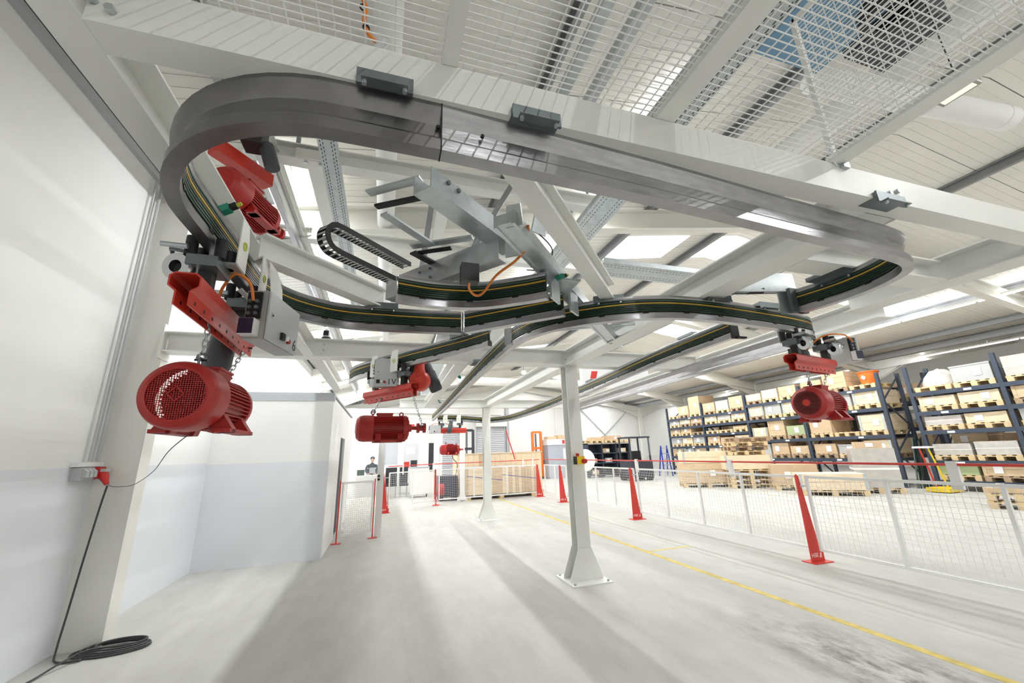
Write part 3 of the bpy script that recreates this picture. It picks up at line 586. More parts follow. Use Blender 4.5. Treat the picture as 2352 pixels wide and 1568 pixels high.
# trolley 1V
tr = trolley('trolley with grey control box marked 1V on the short straight rail', (.03, 4.34, 2.28), R(34), (-.13, -.11, -.05, R(222)), '1V', ((.22, -.30, .06), (.36, -.33, -.22)), -1, boxsize=(.23, .29))
m2 = motor('dark red motor with domed fan cover below the trolley marked 1V', (-.28, 4.30, 1.545), R(-86), 'dome')
chain('chain at the domed end of the middle red motor', (-.05, 4.42, 2.0), (-.115, 4.29, 1.845)); chain('long chain at the shaft end of the middle red motor', (.24, 4.02, 2.0), (.37, 4.26, 1.70))
bh = thing('round_gear_unit', 'bright red round gear housing right of the control box marked 1V', 'gear unit', (.30, 4.1, 2.05)); 
MB().lathe([(0, 0), (.03, 0), (.04, .015), (.085, .02), (.10, .04), (.105, .06), (.105, .12), (.08, .15), (0, .16)], (.29, 4.02, 2.135), (.35, 1, 0), 24).build('housing', 'red', bh); MB().lathe([(.07, 0), (.055, .06), (.05, .14), (.03, .17)], (.31, 4.1, 2.2), (0, 0, 1), 16).build('neck', 'red', bh)
# right trolley
tr = trolley('trolley with white control box at the right end of the S curve', (3.46, 2.40, 2.28), R(-78), (.02, .58, -.09, R(66)), '', ((-.02, -.14, -.02), (-.02, -.14, -.22)), -1, -.36, .30)
m3 = motor('bright red motor with slotted fan cover hanging in front of the pallet racks', (3.14, 2.30, 1.565), R(-72), 'slots')
chain('chain at the slotted fan end of the right red motor', (3.33, 2.37, 2.0), (3.29, 2.35, 1.86)); chain('chain at the shaft end of the right red motor', (3.66, 2.44, 2.0), (3.56, 2.435, 1.84))
# far trolley
tr = trolley('small distant trolley at the far end of the straight rail', (1.72, 11.05, 2.28), R(84), (-.05, .42, -.20, R(180)), '', ((-.10, .0, .0), (-.16, .05, -.30)), -1)
m4 = motor('distant bright red motor hanging beyond the far fence', (1.42, 11.0, 1.40), R(-94), 'slots')
chain('chain on the left of the distant red motor', (1.60, 11.03, 2.0), (1.58, 11.0, 1.71)); chain('chain on the right of the distant red motor', (1.86, 11.06, 2.0), (1.86, 11.02, 1.69))
# motor on the upper level, seen through the loop
ur = thing('upper_monorail_track', 'grey upper level rail running away at the upper left', 'monorail', (-1.09, 5, 3.8)); MB().sweep(IP, [(-1.09, 2.2), (-1.09, 16.5)], 3.8).build('rail_profile', 'railmetal', ur)
ibeam((-1.09, 2.2, 3.97), (-1.09, 16.5, 3.97), .12, .12).build('shadow_beam', 'beamwhite', ur)  # beam added over the rail to cast the wide dark band on the floor
for y in (3.1, 7.2, 11.3): MB().box(-1.13, -1.05, y, y + .14, 4.09, 4.10).build('hanger_plate', 'galvdark', ur); MB().cyl((-1.09, y + .07, 4.10), (-1.09, y + .07, rz_(-1.09) - .01), .012, 8).build('hanger_rod', 'galvdark', ur)
u = thing('upper_load_hanger', 'red load hanger above the frame at the upper left', 'load hanger', (-1.05, 2.85, 3.05))
MB().sweep([(-.05, 0), (-.05, .10), (-.025, .12), (.025, .12), (.05, .10), (.05, 0)], [(-1.20, 2.72), (-.95, 3.05)], 3.42).build('load_beam', 'red', u, smooth=False)
MB().box(-1.06, -.93, 2.72, 2.86, 3.56, 3.78).build('drive_unit', 'holder', u); MB().cyl((-.92, 2.8, 3.6), (-.86, 2.8, 3.42), .05, 12).build('drive_motor', 'motorgrey', u)
MB().box(-1.2, -.9, 2.85, 2.9, 3.78, 3.95).build('rail_clamp', 'galvdark', u)
mu = motor('red motor hanging at the upper left behind the loop rail', (-1.10, 2.62, 3.02), R(-18), 'dome')
# ================================================================== FENCES
def fence_panel(label, a, b, n, zb=.13, zt=1.0):
    a, b = V((a[0], a[1], 0)), V((b[0], b[1], 0)); d = (b - a).normalized(); L = (b - a).length
    t = thing('mesh_fence', label, 'fence', tuple(a), math.atan2(d.y, d.x), 'white mesh fence panels'); k = dict(world=False, smooth=False)
    MB().box(0, L, -.015, .015, zt - .03, zt).build('top_rail', 'mesh', t, **k); MB().box(0, L, -.015, .015, zb, zb + .03).build('bottom_rail', 'mesh', t, **k)
    for i in range(n + 1):
        x = min(max(L * i / n, .015), L - .015); MB().box(x - .015, x + .015, -.016, .016, zb, zt).build('upright', 'mesh', t, **k)
    mb = MB(); x = .03
    while x < L: mb.bar((x, .002, zb), (x, .002, zt), .0032, .0032); x += .056
    z = zb + .04
    while z < zt: mb.bar((0, -.002, z), (L, -.002, z), .0032, .0032); z += .05
    mb.build('wire_mesh', 'mesh', t, kind='stuff', **k); return t
def cone(label, x, y, rz, mirror):
    t = thing('fence_post', label, 'fence post', (x, y, 0), rz, 'red tapered fence posts'); k = dict(world=False, smooth=False)
    MB().box(-.15, .15, -.09, .09, 0, .01).build('base_plate', 'fenred', t, **k)
    sh = MB().prism([(-.10, -.005, .01), (.12, -.005, .01), (.12, -.005, .11), (.095, -.005, .11), (.095, -.005, .16), (.07, -.005, .16), (-.045, -.005, 1.0), (-.06, -.005, 1.02), (-.08, -.005, 1.0)], (0, .01, 0)).build('tapered_plate', 'fenred', t, **k)
    MB().bar((.085, .03, .16), (-.02, .03, 1.0), .008, .05, (0, 1, 0)).build('stiffener', 'fenred', t, **k)
    for z in (.25, .86): MB().box(-.03, .09, .0, .05, z, z + .02).build('panel_clip', 'galv', t, **k)
    me = text_mesh('SEH', .062, .0005)
    if mirror: me.transform(Matrix.Scale(-1, 4, (1, 0, 0)))
    me.transform(face_M((.0 if not mirror else -.03, -.0056, .075), (1, 0, 0), (0, 0, 1))); obj('cut_lettering', me, 'paper', t)
    lx = -.075 if not mirror else .045
    lg = MB()
    for j in range(4): lg.box(lx + j * .006, lx + .028 + j * .003, -.0062, -.005, .048 + j * .014, .057 + j * .014)
    lg.build('cut_emblem', 'paper', t, **k)
    return t
FX = 5.15
ys = [.42, 4.06, 7.74, 11.2, 13.0]
nm = ['right mesh fence panel nearest the camera at the frame edge', 'mesh fence panel between the nearest and second red posts', 'mesh fence panel behind the near white post', 'short mesh fence panel at the far right corner']
for i in range(4): fence_panel(nm[i], (FX, ys[i] + .06), (FX - .02, ys[i + 1] - .06), 4 if i < 3 else 2)
fence_panel('mesh fence panel running on behind the camera side', (FX, -3.2), (FX, .36), 4)
for i, (x, y, l) in enumerate(((5.12, 4.06, 'nearest and largest red tapered fence post'), (5.07, 7.74, 'second red tapered fence post from the camera'), (4.97, 11.2, 'third red tapered fence post just right of the near white post'), (4.94, 12.98, 'red tapered fence post at the far right corner of the fence'))):
    cone(l, x, y, R(0), True)
cone('narrow looking red fence post below the distant hanging motor', 1.54, 12.63, R(75), False); cone('dark red tapered fence post beside the mesh gate', .09, 11.70, R(0), False)
fence_panel('far mesh fence panel before the strapped timber bundle', (1.62, 12.66), (4.9, 13.0), 3); fence_panel('far mesh fence panel between the gate and the distant motor', (.18, 11.74), (1.48, 12.6), 2)
def handrail(label, pts, brackets):
    t = thing('guard_rail', label, 'guard rail', tuple(pts[0])[:2] + (1.0,), 0, 'red guard rails on the fence')
    MB().tube([(p[0], p[1], 1.155) for p in pts], .013, 10).build('red_tube', 'fenred', t)
    for p in brackets: MB().box(p[0] - .02, p[0] + .015, p[1] - .04, p[1] + .04, .93, 1.185).build('bracket', 'mesh', t, smooth=False)
handrail('red tube guard rail along the right fence', [(FX + .03, -3.0), (FX + .03, 2.55), (FX + .02, 7.0), (FX - .02, 12.9)], [(FX + .03, 2.55), (FX + .03, 5.2), (FX + .02, 7.7), (FX + .01, 10.3)])
handrail('red tube guard rail along the far fence', [(.15, 11.75), (1.5, 12.68), (5.0, 13.05)], [(.55, 12.0), (1.45, 12.62), (4.4, 12.97), (4.75, 13.0)])
# gate beside the cabin
gt = thing('mesh_gate', 'white mesh gate in a red frame between the cabin and the fence', 'gate', (-.42, 8.18, 0))
A, B = V((-.70, 8.06, 0)), V((-.12, 8.32, 0)); d = (B - A).normalized()
for p in (A, B): 
    MB().bar(p + V((0, 0, .01)), p + V((0, 0, 1.02)), .02, .02).build('red_post', 'fenred', gt); MB().box(p.x - .08, p.x + .08, p.y - .06, p.y + .06, 0, .01).build('foot_plate', 'fenred', gt)
for z in (.12, .98): MB().bar(A + d * .03 + V((0, 0, z)), B - d * .03 + V((0, 0, z)), .025, .03).build('gate_rail', 'mesh', gt, smooth=False)
for q in (.05, .60): MB().bar(A + d * q + V((0, 0, .11)), A + d * q + V((0, 0, .99)), .03, .03).build('gate_stile', 'mesh', gt, smooth=False)
mb = MB(); x = .08
while x < .58: mb.bar(A + d * x + V((0, 0, .12)), A + d * x + V((0, 0, .98)), .004, .004); x += .035
z = .15
while z < .97: mb.bar(A + d * .05 + V((0, 0, z)), A + d * .6 + V((0, 0, z)), .004, .004); z += .035
mb.build('wire_mesh', 'mesh', gt, smooth=False, kind='stuff')
tp = thing('lock_post', 'tall white gate post with black latch knobs right of the gate', 'post', (-.03, 8.45, 0))
MB().box(-.09, .03, 8.40, 8.52, 0, 1.95).build('column', 'mesh', tp, smooth=False)
for z in (1.0, 1.06): MB().cyl((-.06, 8.40, z), (-.06, 8.37, z), .022, 12).build('latch_knob', 'black', tp)
# emergency stop on the near post
es = thing('emergency_stop', 'yellow emergency stop box with two red buttons on the near white post', 'emergency stop', (2.24, 4.50, 1.25))
MB().box(2.18, 2.28, 4.44, 4.52, 1.245, 1.335).build('yellow_case', 'ylw', es, smooth=False); MB().box(2.172, 2.18, 4.44, 4.52, 1.245, 1.335).build('back_plate', 'black', es)
MB().cyl((2.21, 4.48, 1.335), (2.21, 4.48, 1.37), .02, 14).build('red_button', 'plug', es); MB().cyl((2.26, 4.44, 1.28), (2.27, 4.40, 1.28), .026, 14).build('red_button', 'plug', es)
# ================================================================== WALL SOCKETS, CABLES
sk = thing('socket_strip', 'grey industrial socket strip mounted on the left wall beside the column', 'socket strip', (-2.36, 4.48, 1.3))
MB().box(-2.4, -2.33, 4.27, 4.56, 1.30, 1.40).build('housing', 'plastgrey', sk, smooth=False); MB().box(-2.4, -2.345, 4.25, 4.58, 1.405, 1.44).build('cable_trunk', 'white', sk, smooth=False)
for y in (4.31, 4.36, 4.41): MB().prism([(-2.33, y - .02, 1.315), (-2.30, y - .02, 1.322), (-2.30, y - .02, 1.37), (-2.33, y - .02, 1.392)], (0, .04, 0)).build('socket_lid', 'plastgrey', sk, smooth=False)
MB().box(-2.33, -2.30, 4.44, 4.53, 1.31, 1.40).build('red_socket', 'plug', sk, smooth=False)
pw = thing('power_plug', 'red industrial plug in the wall socket strip', 'plug', (-2.27, 4.49, 1.25))
MB().lathe([(0, 0), (.028, 0), (.034, .02), (.034, .05), (.024, .08), (.016, .12), (0, .12)], (-2.30, 4.485, 1.36), (.55, -.1, -1), 16).build('plug_body', 'plug', pw); MB().box(-2.30, -2.26, 4.455, 4.515, 1.36, 1.385).build('socket_flap', 'plastgrey', pw)
cc = thing('power_cable', 'dark grey power cable running down the wall to a coil on the floor', 'cable', (-1.95, 4.45, 0))
pts = [(-2.235, 4.47, 1.245), (-2.25, 4.47, 1.1), (-2.29, 4.49, .7), (-2.32, 4.50, .3), (-2.31, 4.45, .06), (-2.25, 4.36, .012), (-2.1, 4.33, .012)]
for j in range(5):
    for a in range(-120, 240, 24):
        r = 1 - .085 * j + .03 * math.sin(a * .02 + j * 1.7); pts.append((-1.98 + .25 * r * math.cos(R(a)) + .012 * j, 4.48 + .135 * r * math.sin(R(a)) + .004 * j, .010 + .009 * j))
pts += [(-2.12, 4.36, .05), (-2.18, 4.24, .03), (-2.22, 4.1, .01), (-2.26, 3.8, .01), (-2.25, 3.2, .01)]
MB().tube(spline(pts, 3), .0072, 8).build('cable_sheath', 'cable', cc)
MB().tube(spline([(-2.23, 4.47, 1.25), (-2.1, 4.3, 1.24), (-1.8, 3.9, 1.26), (-1.3, 3.0, 1.36), (-.95, 2.3, 1.46), (-.80, 2.1, 1.53)], 8), .0022, 6).build('thin_cord', 'black')
tag(bpy.data.objects['thin_cord'], 'thin black cord sagging from the nearest motor to the wall sockets', 'cord')
# ================================================================== OVERHEAD SERVICES
def tray(label, p0, p1, wd, grp='perforated cable trays under the roof', h=.05, slots=True):
    p0, p1 = V(p0), V(p1); d = (p1 - p0).normalized(); s = d.cross(V((0, 0, 1))).normalized(); L = (p1 - p0).length
    t = thing('cable_tray', label, 'cable tray', tuple((p0 + p1) / 2), 0, grp)
    MB().bar(p0, p1, wd, .003).build('tray_base', 'galv', t, smooth=False)
    for q in (-1, 1): MB().bar(p0 + s * q * wd / 2 + V((0, 0, h / 2)), p1 + s * q * wd / 2 + V((0, 0, h / 2)), .003, h).build('tray_side', 'galv', t, smooth=False)
    if slots:
        mb = MB(); x = .05
        while x < min(L, 4.5):
            for j, q in enumerate((-.36, -.22, .22, .36)): c = p0 + d * (x + .02 * (j % 2)) + s * q * wd - V((0, 0, .0018)); mb.bar(c - d * .011, c + d * .011, .006, .0012)
            x += .042
        mb.build('slots', 'forkdark', t, smooth=False, kind='stuff')
    return t
tray('perforated cable tray running away above the switch at the left', (-.50, 2.3, 3.6), (-.50, 7.0, 3.6), .13)
tray('wide perforated cable tray above the middle of the loop', (1.88, 2.2, 3.6), (1.95, 8.0, 3.6), .28)
tray('white perforated cable tray crossing behind the loop', (2.0, 3.3, 3.2), (3.8, 3.3, 3.2), .30)
tray('cable tray running along the far straight rail', (.62, 4.2, 2.72), (.85, 9.2, 2.72), .22, slots=False)
tray('left of two cable trays above the mesh deck', (.81, -.8, 3.2), (.81, 2.0, 3.2), .05, slots=False); tray('right of two cable trays above the mesh deck', (.97, -.8, 3.2), (.97, 2.0, 3.2), .05, slots=False)
tray('broad cable tray above the deck beside the flat beam', (1.67, -.8, 3.35), (1.67, 1.9, 3.35), .10); tray('cable tray left of the deck flat beam', (1.50, -.8, 3.35), (1.50, 1.9, 3.35), .07)
def duct(label, p0, p1, r, rib=.35):
    t = thing('air_duct', label, 'duct', tuple((V(p0) + V(p1)) / 2), 0, 'white round air ducts'); MB().cyl(p0, p1, r, 28).build('pipe', 'wallwhite', t); L = (V(p1) - V(p0)).length; d = (V(p1) - V(p0)).normalized(); x = rib
    while x < L: MB().lathe([(r, 0), (r + .006, .004), (r + .006, .016), (r, .02)], V(p0) + d * x, d, 28).build('seam', 'wallwhite', t); x += rib * 3
duct('white round duct running away above the switch', (-.12, 1.4, 4.4), (-.12, 12, 4.3), .105); duct('white round duct crossing the hall in front of the far gable', (2.4, 14, 3.95), (7.4, 14, 3.9), .15); duct('thick white duct above the mesh deck at the upper right', (4.75, -1, 5.0), (4.75, 3.2, 5.0), .15)
duct('white duct crossing above the mesh deck at the upper right', (3.6, 1.9, 4.62), (6.2, 1.7, 4.66), .12)
# upper steel grid on the left
ug = thing('upper_steel_grid', 'white upper grid of light beams below the roof at the left', 'steel frame', (-.6, 4.1, 4.0))
ibeam((-1.3, 3.46, 4.0), (2.3, 3.46, 4.0), .13, .16).build('beam', 'beamwhite', ug); ibeam((-1.75, 4.83, 3.95), (3.2, 4.83, 3.95), .13, .16).build('beam', 'beamwhite', ug)
ibeam((-.74, 3.52, 4.01), (-.74, 4.78, 4.0), .12, .12).build('beam', 'beamwhite', ug); ibeam((.50, 3.52, 4.01), (.52, 4.78, 4.0), .12, .12).build('beam', 'beamwhite', ug)
for x, y in ((-.80, 3.46), (-.68, 3.46), (.42, 3.46), (.58, 3.46)): MB().cyl((x, y - .03, 4.0), (x, y - .03, 3.985), .016, 8).build('bolt', 'galv', ug)
MB().box(-.88, -.60, 3.38, 3.40, 4.0, 4.10).build('splice_plate', 'cream', ug); MB().box(-.95, -.62, 4.74, 4.76, 3.94, 4.08).build('splice_plate', 'cream', ug)
for x, y in ((-.9, 3.5), (2.1, 3.5), (-1.5, 4.85), (2.6, 4.85)): MB().cyl((x, y, 4.16), (x, y, rz_(x) - .01), .02, 8).build('suspension_rod', 'purlin', ug)
for nm_, p0, p1 in (('steel_strut', (.213, 3.3, 2.7), (.352, 3.3, 4.0)), ('steel_strut', (.55, 3.3, 2.95), (1.1, 3.3, 4.0))): MB().bar(p0, p1, .06, .05).build('steel_strut', 'purlin', ug)
# light above the right edge of the deck and small pendant far away
lp = thing('flood_lamp', 'rectangular flood lamp hanging beside the right edge of the mesh deck', 'lamp', (2.85, .9, 3.2))
MB().box(2.80, 2.90, .82, .98, 3.185, 3.20).build('frame', 'boxside', lp, smooth=False); MB().box(2.815, 2.885, .835, .965, 3.182, 3.186).build('light_panel', 'lamp', lp); MB().box(2.80, 2.90, .82, .98, 3.20, 3.225).build('heat_sink', 'holder', lp, smooth=False)
MB().tube([(2.85, .82, 3.22), (2.85, .88, 3.30), (2.85, .98, 3.22)], .005, 6).build('hanging_wire', 'black', lp); MB().cyl((2.85, .88, 3.30), (2.85, .88, rz_(2.85)), .003, 6).build('suspension_wire', 'black', lp)
pn = thing('bay_lamp', 'bright round pendant lamp below the far roof', 'lamp', (5.62, 16, 4.7)); MB().lathe([(0, 0), (.08, .01), (.16, .05), (.05, .14), (0, .15)], (5.62, 16, 4.68), (0, 0, 1), 20).build('shade', 'white', pn); MB().lathe([(0, -.03), (.06, -.02), (.09, .01), (0, .012)], (5.62, 16, 4.68), (0, 0, 1), 16).build('bulb', 'bulb', pn); MB().cyl((5.62, 16, 4.82), (5.62, 16, 5.6), .006, 6).build('cord', 'black', pn)
# ventilation unit above the deck
vu = thing('roof_ventilation_unit', 'blue grey ventilation unit with pipes above the mesh deck', 'ventilation unit', (3.2, .55, 4.1))
MB().box(2.40, 3.0, 1.08, 1.55, 4.1, 4.5).build('casing', 'plastblue', vu, smooth=False); MB().box(3.08, 3.5, 1.0, 1.4, 4.1, 4.5).build('motor_block', 'forkdark', vu, smooth=False); MB().lathe([(.10, 0), (.16, 0), (.16, .12), (.10, .12)], (2.95, 1.05, 4.0), (0, 0, 1), 20).build('fan_ring', 'black', vu); MB().box(2.3, 3.6, 1.1, 1.15, 4.5, 4.55).box(2.3, 3.6, 1.35, 1.4, 4.5, 4.55).build('carrying_rails', 'purlin', vu, smooth=False)
for x in (2.5, 3.45): MB().cyl((x, 1.2, 4.5), (x, 1.2, rz_(x) - .01), .012, 6).build('hanger_rod', 'purlin', vu)
# ================================================================== PALLET RACKS AND GOODS
ORD = ['first', 'second', 'third', 'fourth', 'fifth']
def rack(label, X, ys, lv, depth=1.0, top=3.5):
    t = thing('pallet_rack', label, 'rack', (X + depth / 2, (ys[0] + ys[-1]) / 2, 0))
    for y in ys:
        for x in (X, X + depth): 
            MB().box(x - .04, x + .04, y - .045, y + .045, 0, top).build('upright', 'rack', t, smooth=False)
        hs = MB(); z = .2
        while z < top: hs.box(X - .0415, X - .04, y - .02, y - .008, z, z + .03).box(X - .0415, X - .04, y + .008, y + .02, z, z + .03).box(X - .02, X + .02, y - .0465, y - .045, z, z + .02); z += .12
        hs.build('upright_holes', 'forkdark', t, smooth=False, kind='stuff')
        z = .2; f = 0
        while z + .8 < top:
            a, b = (X, X + depth) if f else (X + depth, X); MB().bar((a, y, z), (b, y, z + .8), .03, .04).build('brace', 'rack', t, smooth=False); z += .8; f = 1 - f
    for i in range(len(ys) - 1):
        y0, y1 = sorted((ys[i], ys[i + 1]))
        for z in lv[i]:
            for x in (X - .02, X + depth + .02): MB().box(x - .025, x + .025, y0 + .045, y1 - .045, z - .11, z).build('shelf_beam', 'rack', t, smooth=False)
            if random.random() < .8: yy = y0 + (y1 - y0) * random.choice((.3, .62)); MB().box(X - .047, X - .045, yy, yy + .16, z - .085, z - .03).build('location_label', 'paper', t)
    return t
LA = [[.45, .95, 1.43, 1.97, 2.42, 2.88], [.95, 1.43, 1.97, 2.42, 2.88], [.86, 1.57, 2.41, 3.06], [.86, 1.57, 2.41, 3.06]]
YA = [18.9, 16.3, 13.7, 11.2, 8.56]
rack('long dark blue pallet rack of four bays behind the right fence', 15, YA, LA)
LB_ = [[.28, .80, 1.62, 2.16, 2.72], [.28, .80, 1.62, 2.16, 2.72]]
YB = [7.8, 5.9, 4.0]
rack('dark blue pallet rack of two bays at the right frame edge', 15, YB, LB_)
PAL = {}
def pallet_mesh(w_, d_, m):
    key = (round(w_, 2), round(d_, 2), m)
    if key not in PAL:
        mb = MB(); n = 5
        for i in range(n): yy = -w_ / 2 + (w_ - .1) * i / (n - 1); mb.box(-d_ / 2, d_ / 2, yy, yy + .1, .122, .144)
        for yy in (-w_ / 2, -.07, w_ / 2 - .14):
            mb.box(-d_ / 2, d_ / 2, yy, yy + .12, 0, .022)
            for xx in (-d_ / 2, -.06, d_ / 2 - .12): mb.box(xx, xx + .12, yy, yy + .13, .022, .1)
        for xx in (-d_ / 2, -.06, d_ / 2 - .12): mb.box(xx, xx + .12, -w_ / 2, w_ / 2, .1, .122)
        me = mb.mesh('pallet', False); me.materials.append(MATS[m]); PAL[key] = me
    return PAL[key]
def pallet(label, x, y, z, w_=.8, d_=1.0, m='pallet', rz=0, group='pallets'):
    o = obj('wooden_pallet', pallet_mesh(w_, d_, m), None); o.location = (x, y, z); o.rotation_euler = (0, 0, rz); return tag(o, label, 'pallet', group)
CR = {}
def crate(name, label, x, y, z, w_, d_, h, kind, rz=0, group=None, paper=True):
    t = thing(name, label, {'T': 'crate', 'U': 'crate', 'C': 'box', 'G': 'crate', 'W': 'parcel', 'N': 'box', 'S': 'bag', 'L': 'tray'}[kind], (x, y, z), rz, group); k = dict(world=False, smooth=False)
    m = {'T': 'timber', 'U': 'timber2', 'C': 'carton', 'G': 'greycrate', 'W': 'wrap', 'N': 'greenbox', 'S': 'bag', 'L': 'oldpallet'}[kind]
    if kind in 'TU':
        n = max(1, round(h / .2))
        for i in range(n): MB().box(-d_ / 2, d_ / 2, -w_ / 2, w_ / 2, h * i / n + .003, h * (i + 1) / n - .003).build('board_ring', m, t, **k)
        for s in (-1, 1): MB().box(-d_ / 2 - .008, -d_ / 2, s * (w_ / 2 - .035) - .035, s * (w_ / 2 - .035) + .035, 0, h).build('corner_batten', 'galv' if h > .3 and kind == 'T' else m, t, **k)
    elif kind == 'S':
        q = MB().lathe([(0, 0), (w_ * .46, .0), (w_ * .5, h * .3), (w_ * .44, h * .55), (w_ * .22, h * .9), (0, h)], (0, 0, 0), (0, 0, 1), 12); q.v = [V((p.x * 1.1 + random.uniform(-.04, .04), p.y + random.uniform(-.04, .04), p.z + (random.uniform(-.03, .03) if p.z > .01 else 0))) for p in q.v]; q.build('sack', m, t, world=False)
    elif kind == 'W':
        q = MB(); 
        q.prism([(-d_ / 2, -w_ / 2, 0), (d_ / 2, -w_ / 2, 0), (d_ / 2, w_ / 2, 0), (-d_ / 2, w_ / 2, 0)], (0, 0, h)); q.build('wrapped_load', m, t, **k); MB().box(-d_ / 2 - .004, d_ / 2 + .004, -w_ / 2 - .004, w_ / 2 + .004, h * .45, h * .5).build('film_edge', 'white', t, **k)
    else:
        MB().box(-d_ / 2, d_ / 2, -w_ / 2, w_ / 2, 0, h).build('body', m, t, **k)
        if kind == 'C': MB().box(-d_ / 2, d_ / 2, -.03, .03, h, h + .001).box(-d_ / 2 - .001, -d_ / 2, -.03, .03, h * .8, h).build('tape', 'timber2', t, **k)
        if kind == 'G': MB().box(-d_ / 2 - .012, d_ / 2 + .012, -w_ / 2 - .012, w_ / 2 + .012, h - .04, h).build('rim', m, t, **k)
    if paper and kind in 'TUCGN' and h > .15:
        pw_, ph = .17, min(.2, h * .6); py = random.uniform(-.2, .2) * w_; MB().box(-d_ / 2 - .012, -d_ / 2 - .010, py - pw_ / 2, py + pw_ / 2, h * .5 - ph / 2, h * .5 + ph / 2).build('paper_label', 'paper', t, **k)
    return t
KW = {'T': 'pale timber crate', 'U': 'brown timber crate', 'C': 'brown cardboard box', 'G': 'grey plastic crate', 'W': 'film wrapped parcel', 'N': 'pale green box', 'S': 'white plastic sack', 'L': 'flat dark stack'}
NMK = {'T': 'timber_crate', 'U': 'timber_crate', 'C': 'cardboard_box', 'G': 'plastic_crate', 'W': 'wrapped_parcel', 'N': 'green_box', 'S': 'plastic_sack', 'L': 'flat_stack'}
def fill(bayname, y0, y1, z, lvname, items, X=15.5):
    # items from the far (left) end to the near (right) end: (kind, height) or None
    a, b = max(y0, y1), min(y0, y1); n = len(items); s = (a - b - .14) / n
    for i, it in enumerate(items):
        if it is None: continue
        y = a - .07 - s * (i + .5); w_ = min(s - .05, .86); pos = ORD[i]
        pallet('pallet %s from left, %s level, %s' % (pos, lvname, bayname), X, y, z, w_, 1.0, random.choice(('pallet', 'pallet', 'oldpallet')), 0, 'pallets in the racks')
        k, h = it
        if k == 'P': continue
        crate(NMK[k], '%s %s from left, %s level, %s' % (KW[k], pos, lvname, bayname), X, y, z + .145, w_ - .03, .96, h, k, 0, 'goods in the racks')
B1, B2, B3, B4, B5, B6 = 'farthest rack bay', 'second rack bay', 'third rack bay', 'fourth rack bay', 'near rack bay', 'rack bay at the frame edge'
T, U, Cc, G, W, N, S, P = 'T', 'U', 'C', 'G', 'W', 'N', 'S', 'P'
fill(B1, 18.9, 16.3, 2.88, 'top', [(P, 0), (U, .45), (Cc, .85)]); fill(B1, 18.9, 16.3, 2.42, 'second highest', [(G, .22), (T, .24), (Cc, .24)]); fill(B1, 18.9, 16.3, 1.97, 'third highest', [(Cc, .2), (U, .24), (P, 0)])
fill(B1, 18.9, 16.3, 1.43, 'middle', [(G, .26), (T, .28), (G, .28)]); fill(B1, 18.9, 16.3, .95, 'second lowest', [(U, .2), (G, .2), (Cc, .2)]); fill(B1, 18.9, 16.3, .45, 'lowest', [(P, 0), None, (U, .2)])
fill(B2, 16.3, 13.7, 2.88, 'top', [(Cc, .4), (G, .42), (U, .5)]); fill(B2, 16.3, 13.7, 2.42, 'second highest', [(T, .25), (W, .22), (T, .26)]); fill(B2, 16.3, 13.7, 1.97, 'third highest', [(P, 0), (P, 0), (U, .12)])
fill(B2, 16.3, 13.7, 1.43, 'middle', [(Cc, .26), (U, .2), (T, .25)]); fill(B2, 16.3, 13.7, .95, 'second lowest', [(T, .25), (G, .2), None])
fill(B3, 13.7, 11.2, 3.06, 'top', [(T, .28), (T, .36), (U, .38)]); fill(B3, 13.7, 11.2, 2.41, 'second highest', [(T, .42), (G, .42), (T, .44)]); fill(B3, 13.7, 11.2, 1.57, 'third highest', [(T, .36), (U, .62), (N, .34)]); fill(B3, 13.7, 11.2, .86, 'lowest', [(G, .4), (Cc, .42), (U, .3)])
fill(B4, 11.2, 8.56, 3.06, 'top', [(Cc, .4), (U, .55), (P, 0)]); fill(B4, 11.2, 8.56, 2.41, 'second highest', [(U, .4), (G, .4), (T, .44)]); fill(B4, 11.2, 8.56, 1.57, 'third highest', [(Cc, .62), (P, 0), (T, .5)]); fill(B4, 11.2, 8.56, .86, 'lowest', [(Cc, .34), (G, .3), (T, .4)])
fill(B5, 7.8, 5.9, 2.72, 'top', [(S, .5), (G, .45)]); fill(B5, 7.8, 5.9, 2.16, 'second highest', [(T, .26), (T, .28)]); fill(B5, 7.8, 5.9, 1.62, 'third highest', [(W, .24), (T, .26)]); fill(B5, 7.8, 5.9, .80, 'second lowest', [(W, .3), (W, .34)]); fill(B5, 7.8, 5.9, .28, 'lowest', [(N, .3), (U, .32)])
fill(B6, 5.9, 4.0, 2.72, 'top', [(W, .5), (U, .5)]); fill(B6, 5.9, 4.0, 2.16, 'second highest', [(U, .3), (T, .3)]); fill(B6, 5.9, 4.0, 1.62, 'third highest', [(G, .3), (T, .3)]); fill(B6, 5.9, 4.0, .80, 'second lowest', [(W, .3), (U, .4)])
tb = thing('plastic_tub', 'orange plastic tub on the top level of the fourth rack bay', 'tub', (15.3, 8.95, 3.205)); MB().lathe([(0, 0), (.22, 0), (.27, .38), (.30, .38), (.30, .41), (.26, .41), (.21, .02), (0, .02)], (15.3, 8.95, 3.205), (0, 0, 1), 24).build('tub_body', 'pailorange', tb); MB().bar((15.02, 8.9, 3.38), (15.03, 9.0, 3.45), .02, .1).build('white_mark', 'paper', tb)
# dividing back sheets of the racks are open; bundles lie in the gap between the racks
bt = thing('tube_bundle', 'bundle of green and dark tubes between the two racks', 'tube bundle', (15.3, 8.2, 0))
for i in range(7): MB().cyl((15.1 + .05 * i, 8.35 - .05 * (i % 3), 0), (15.15 + .07 * i, 8.2, 1.35 + .05 * (i % 4)), .022, 8).build('tube', random.choice(('green', 'forkdark', 'galvdark')), bt)
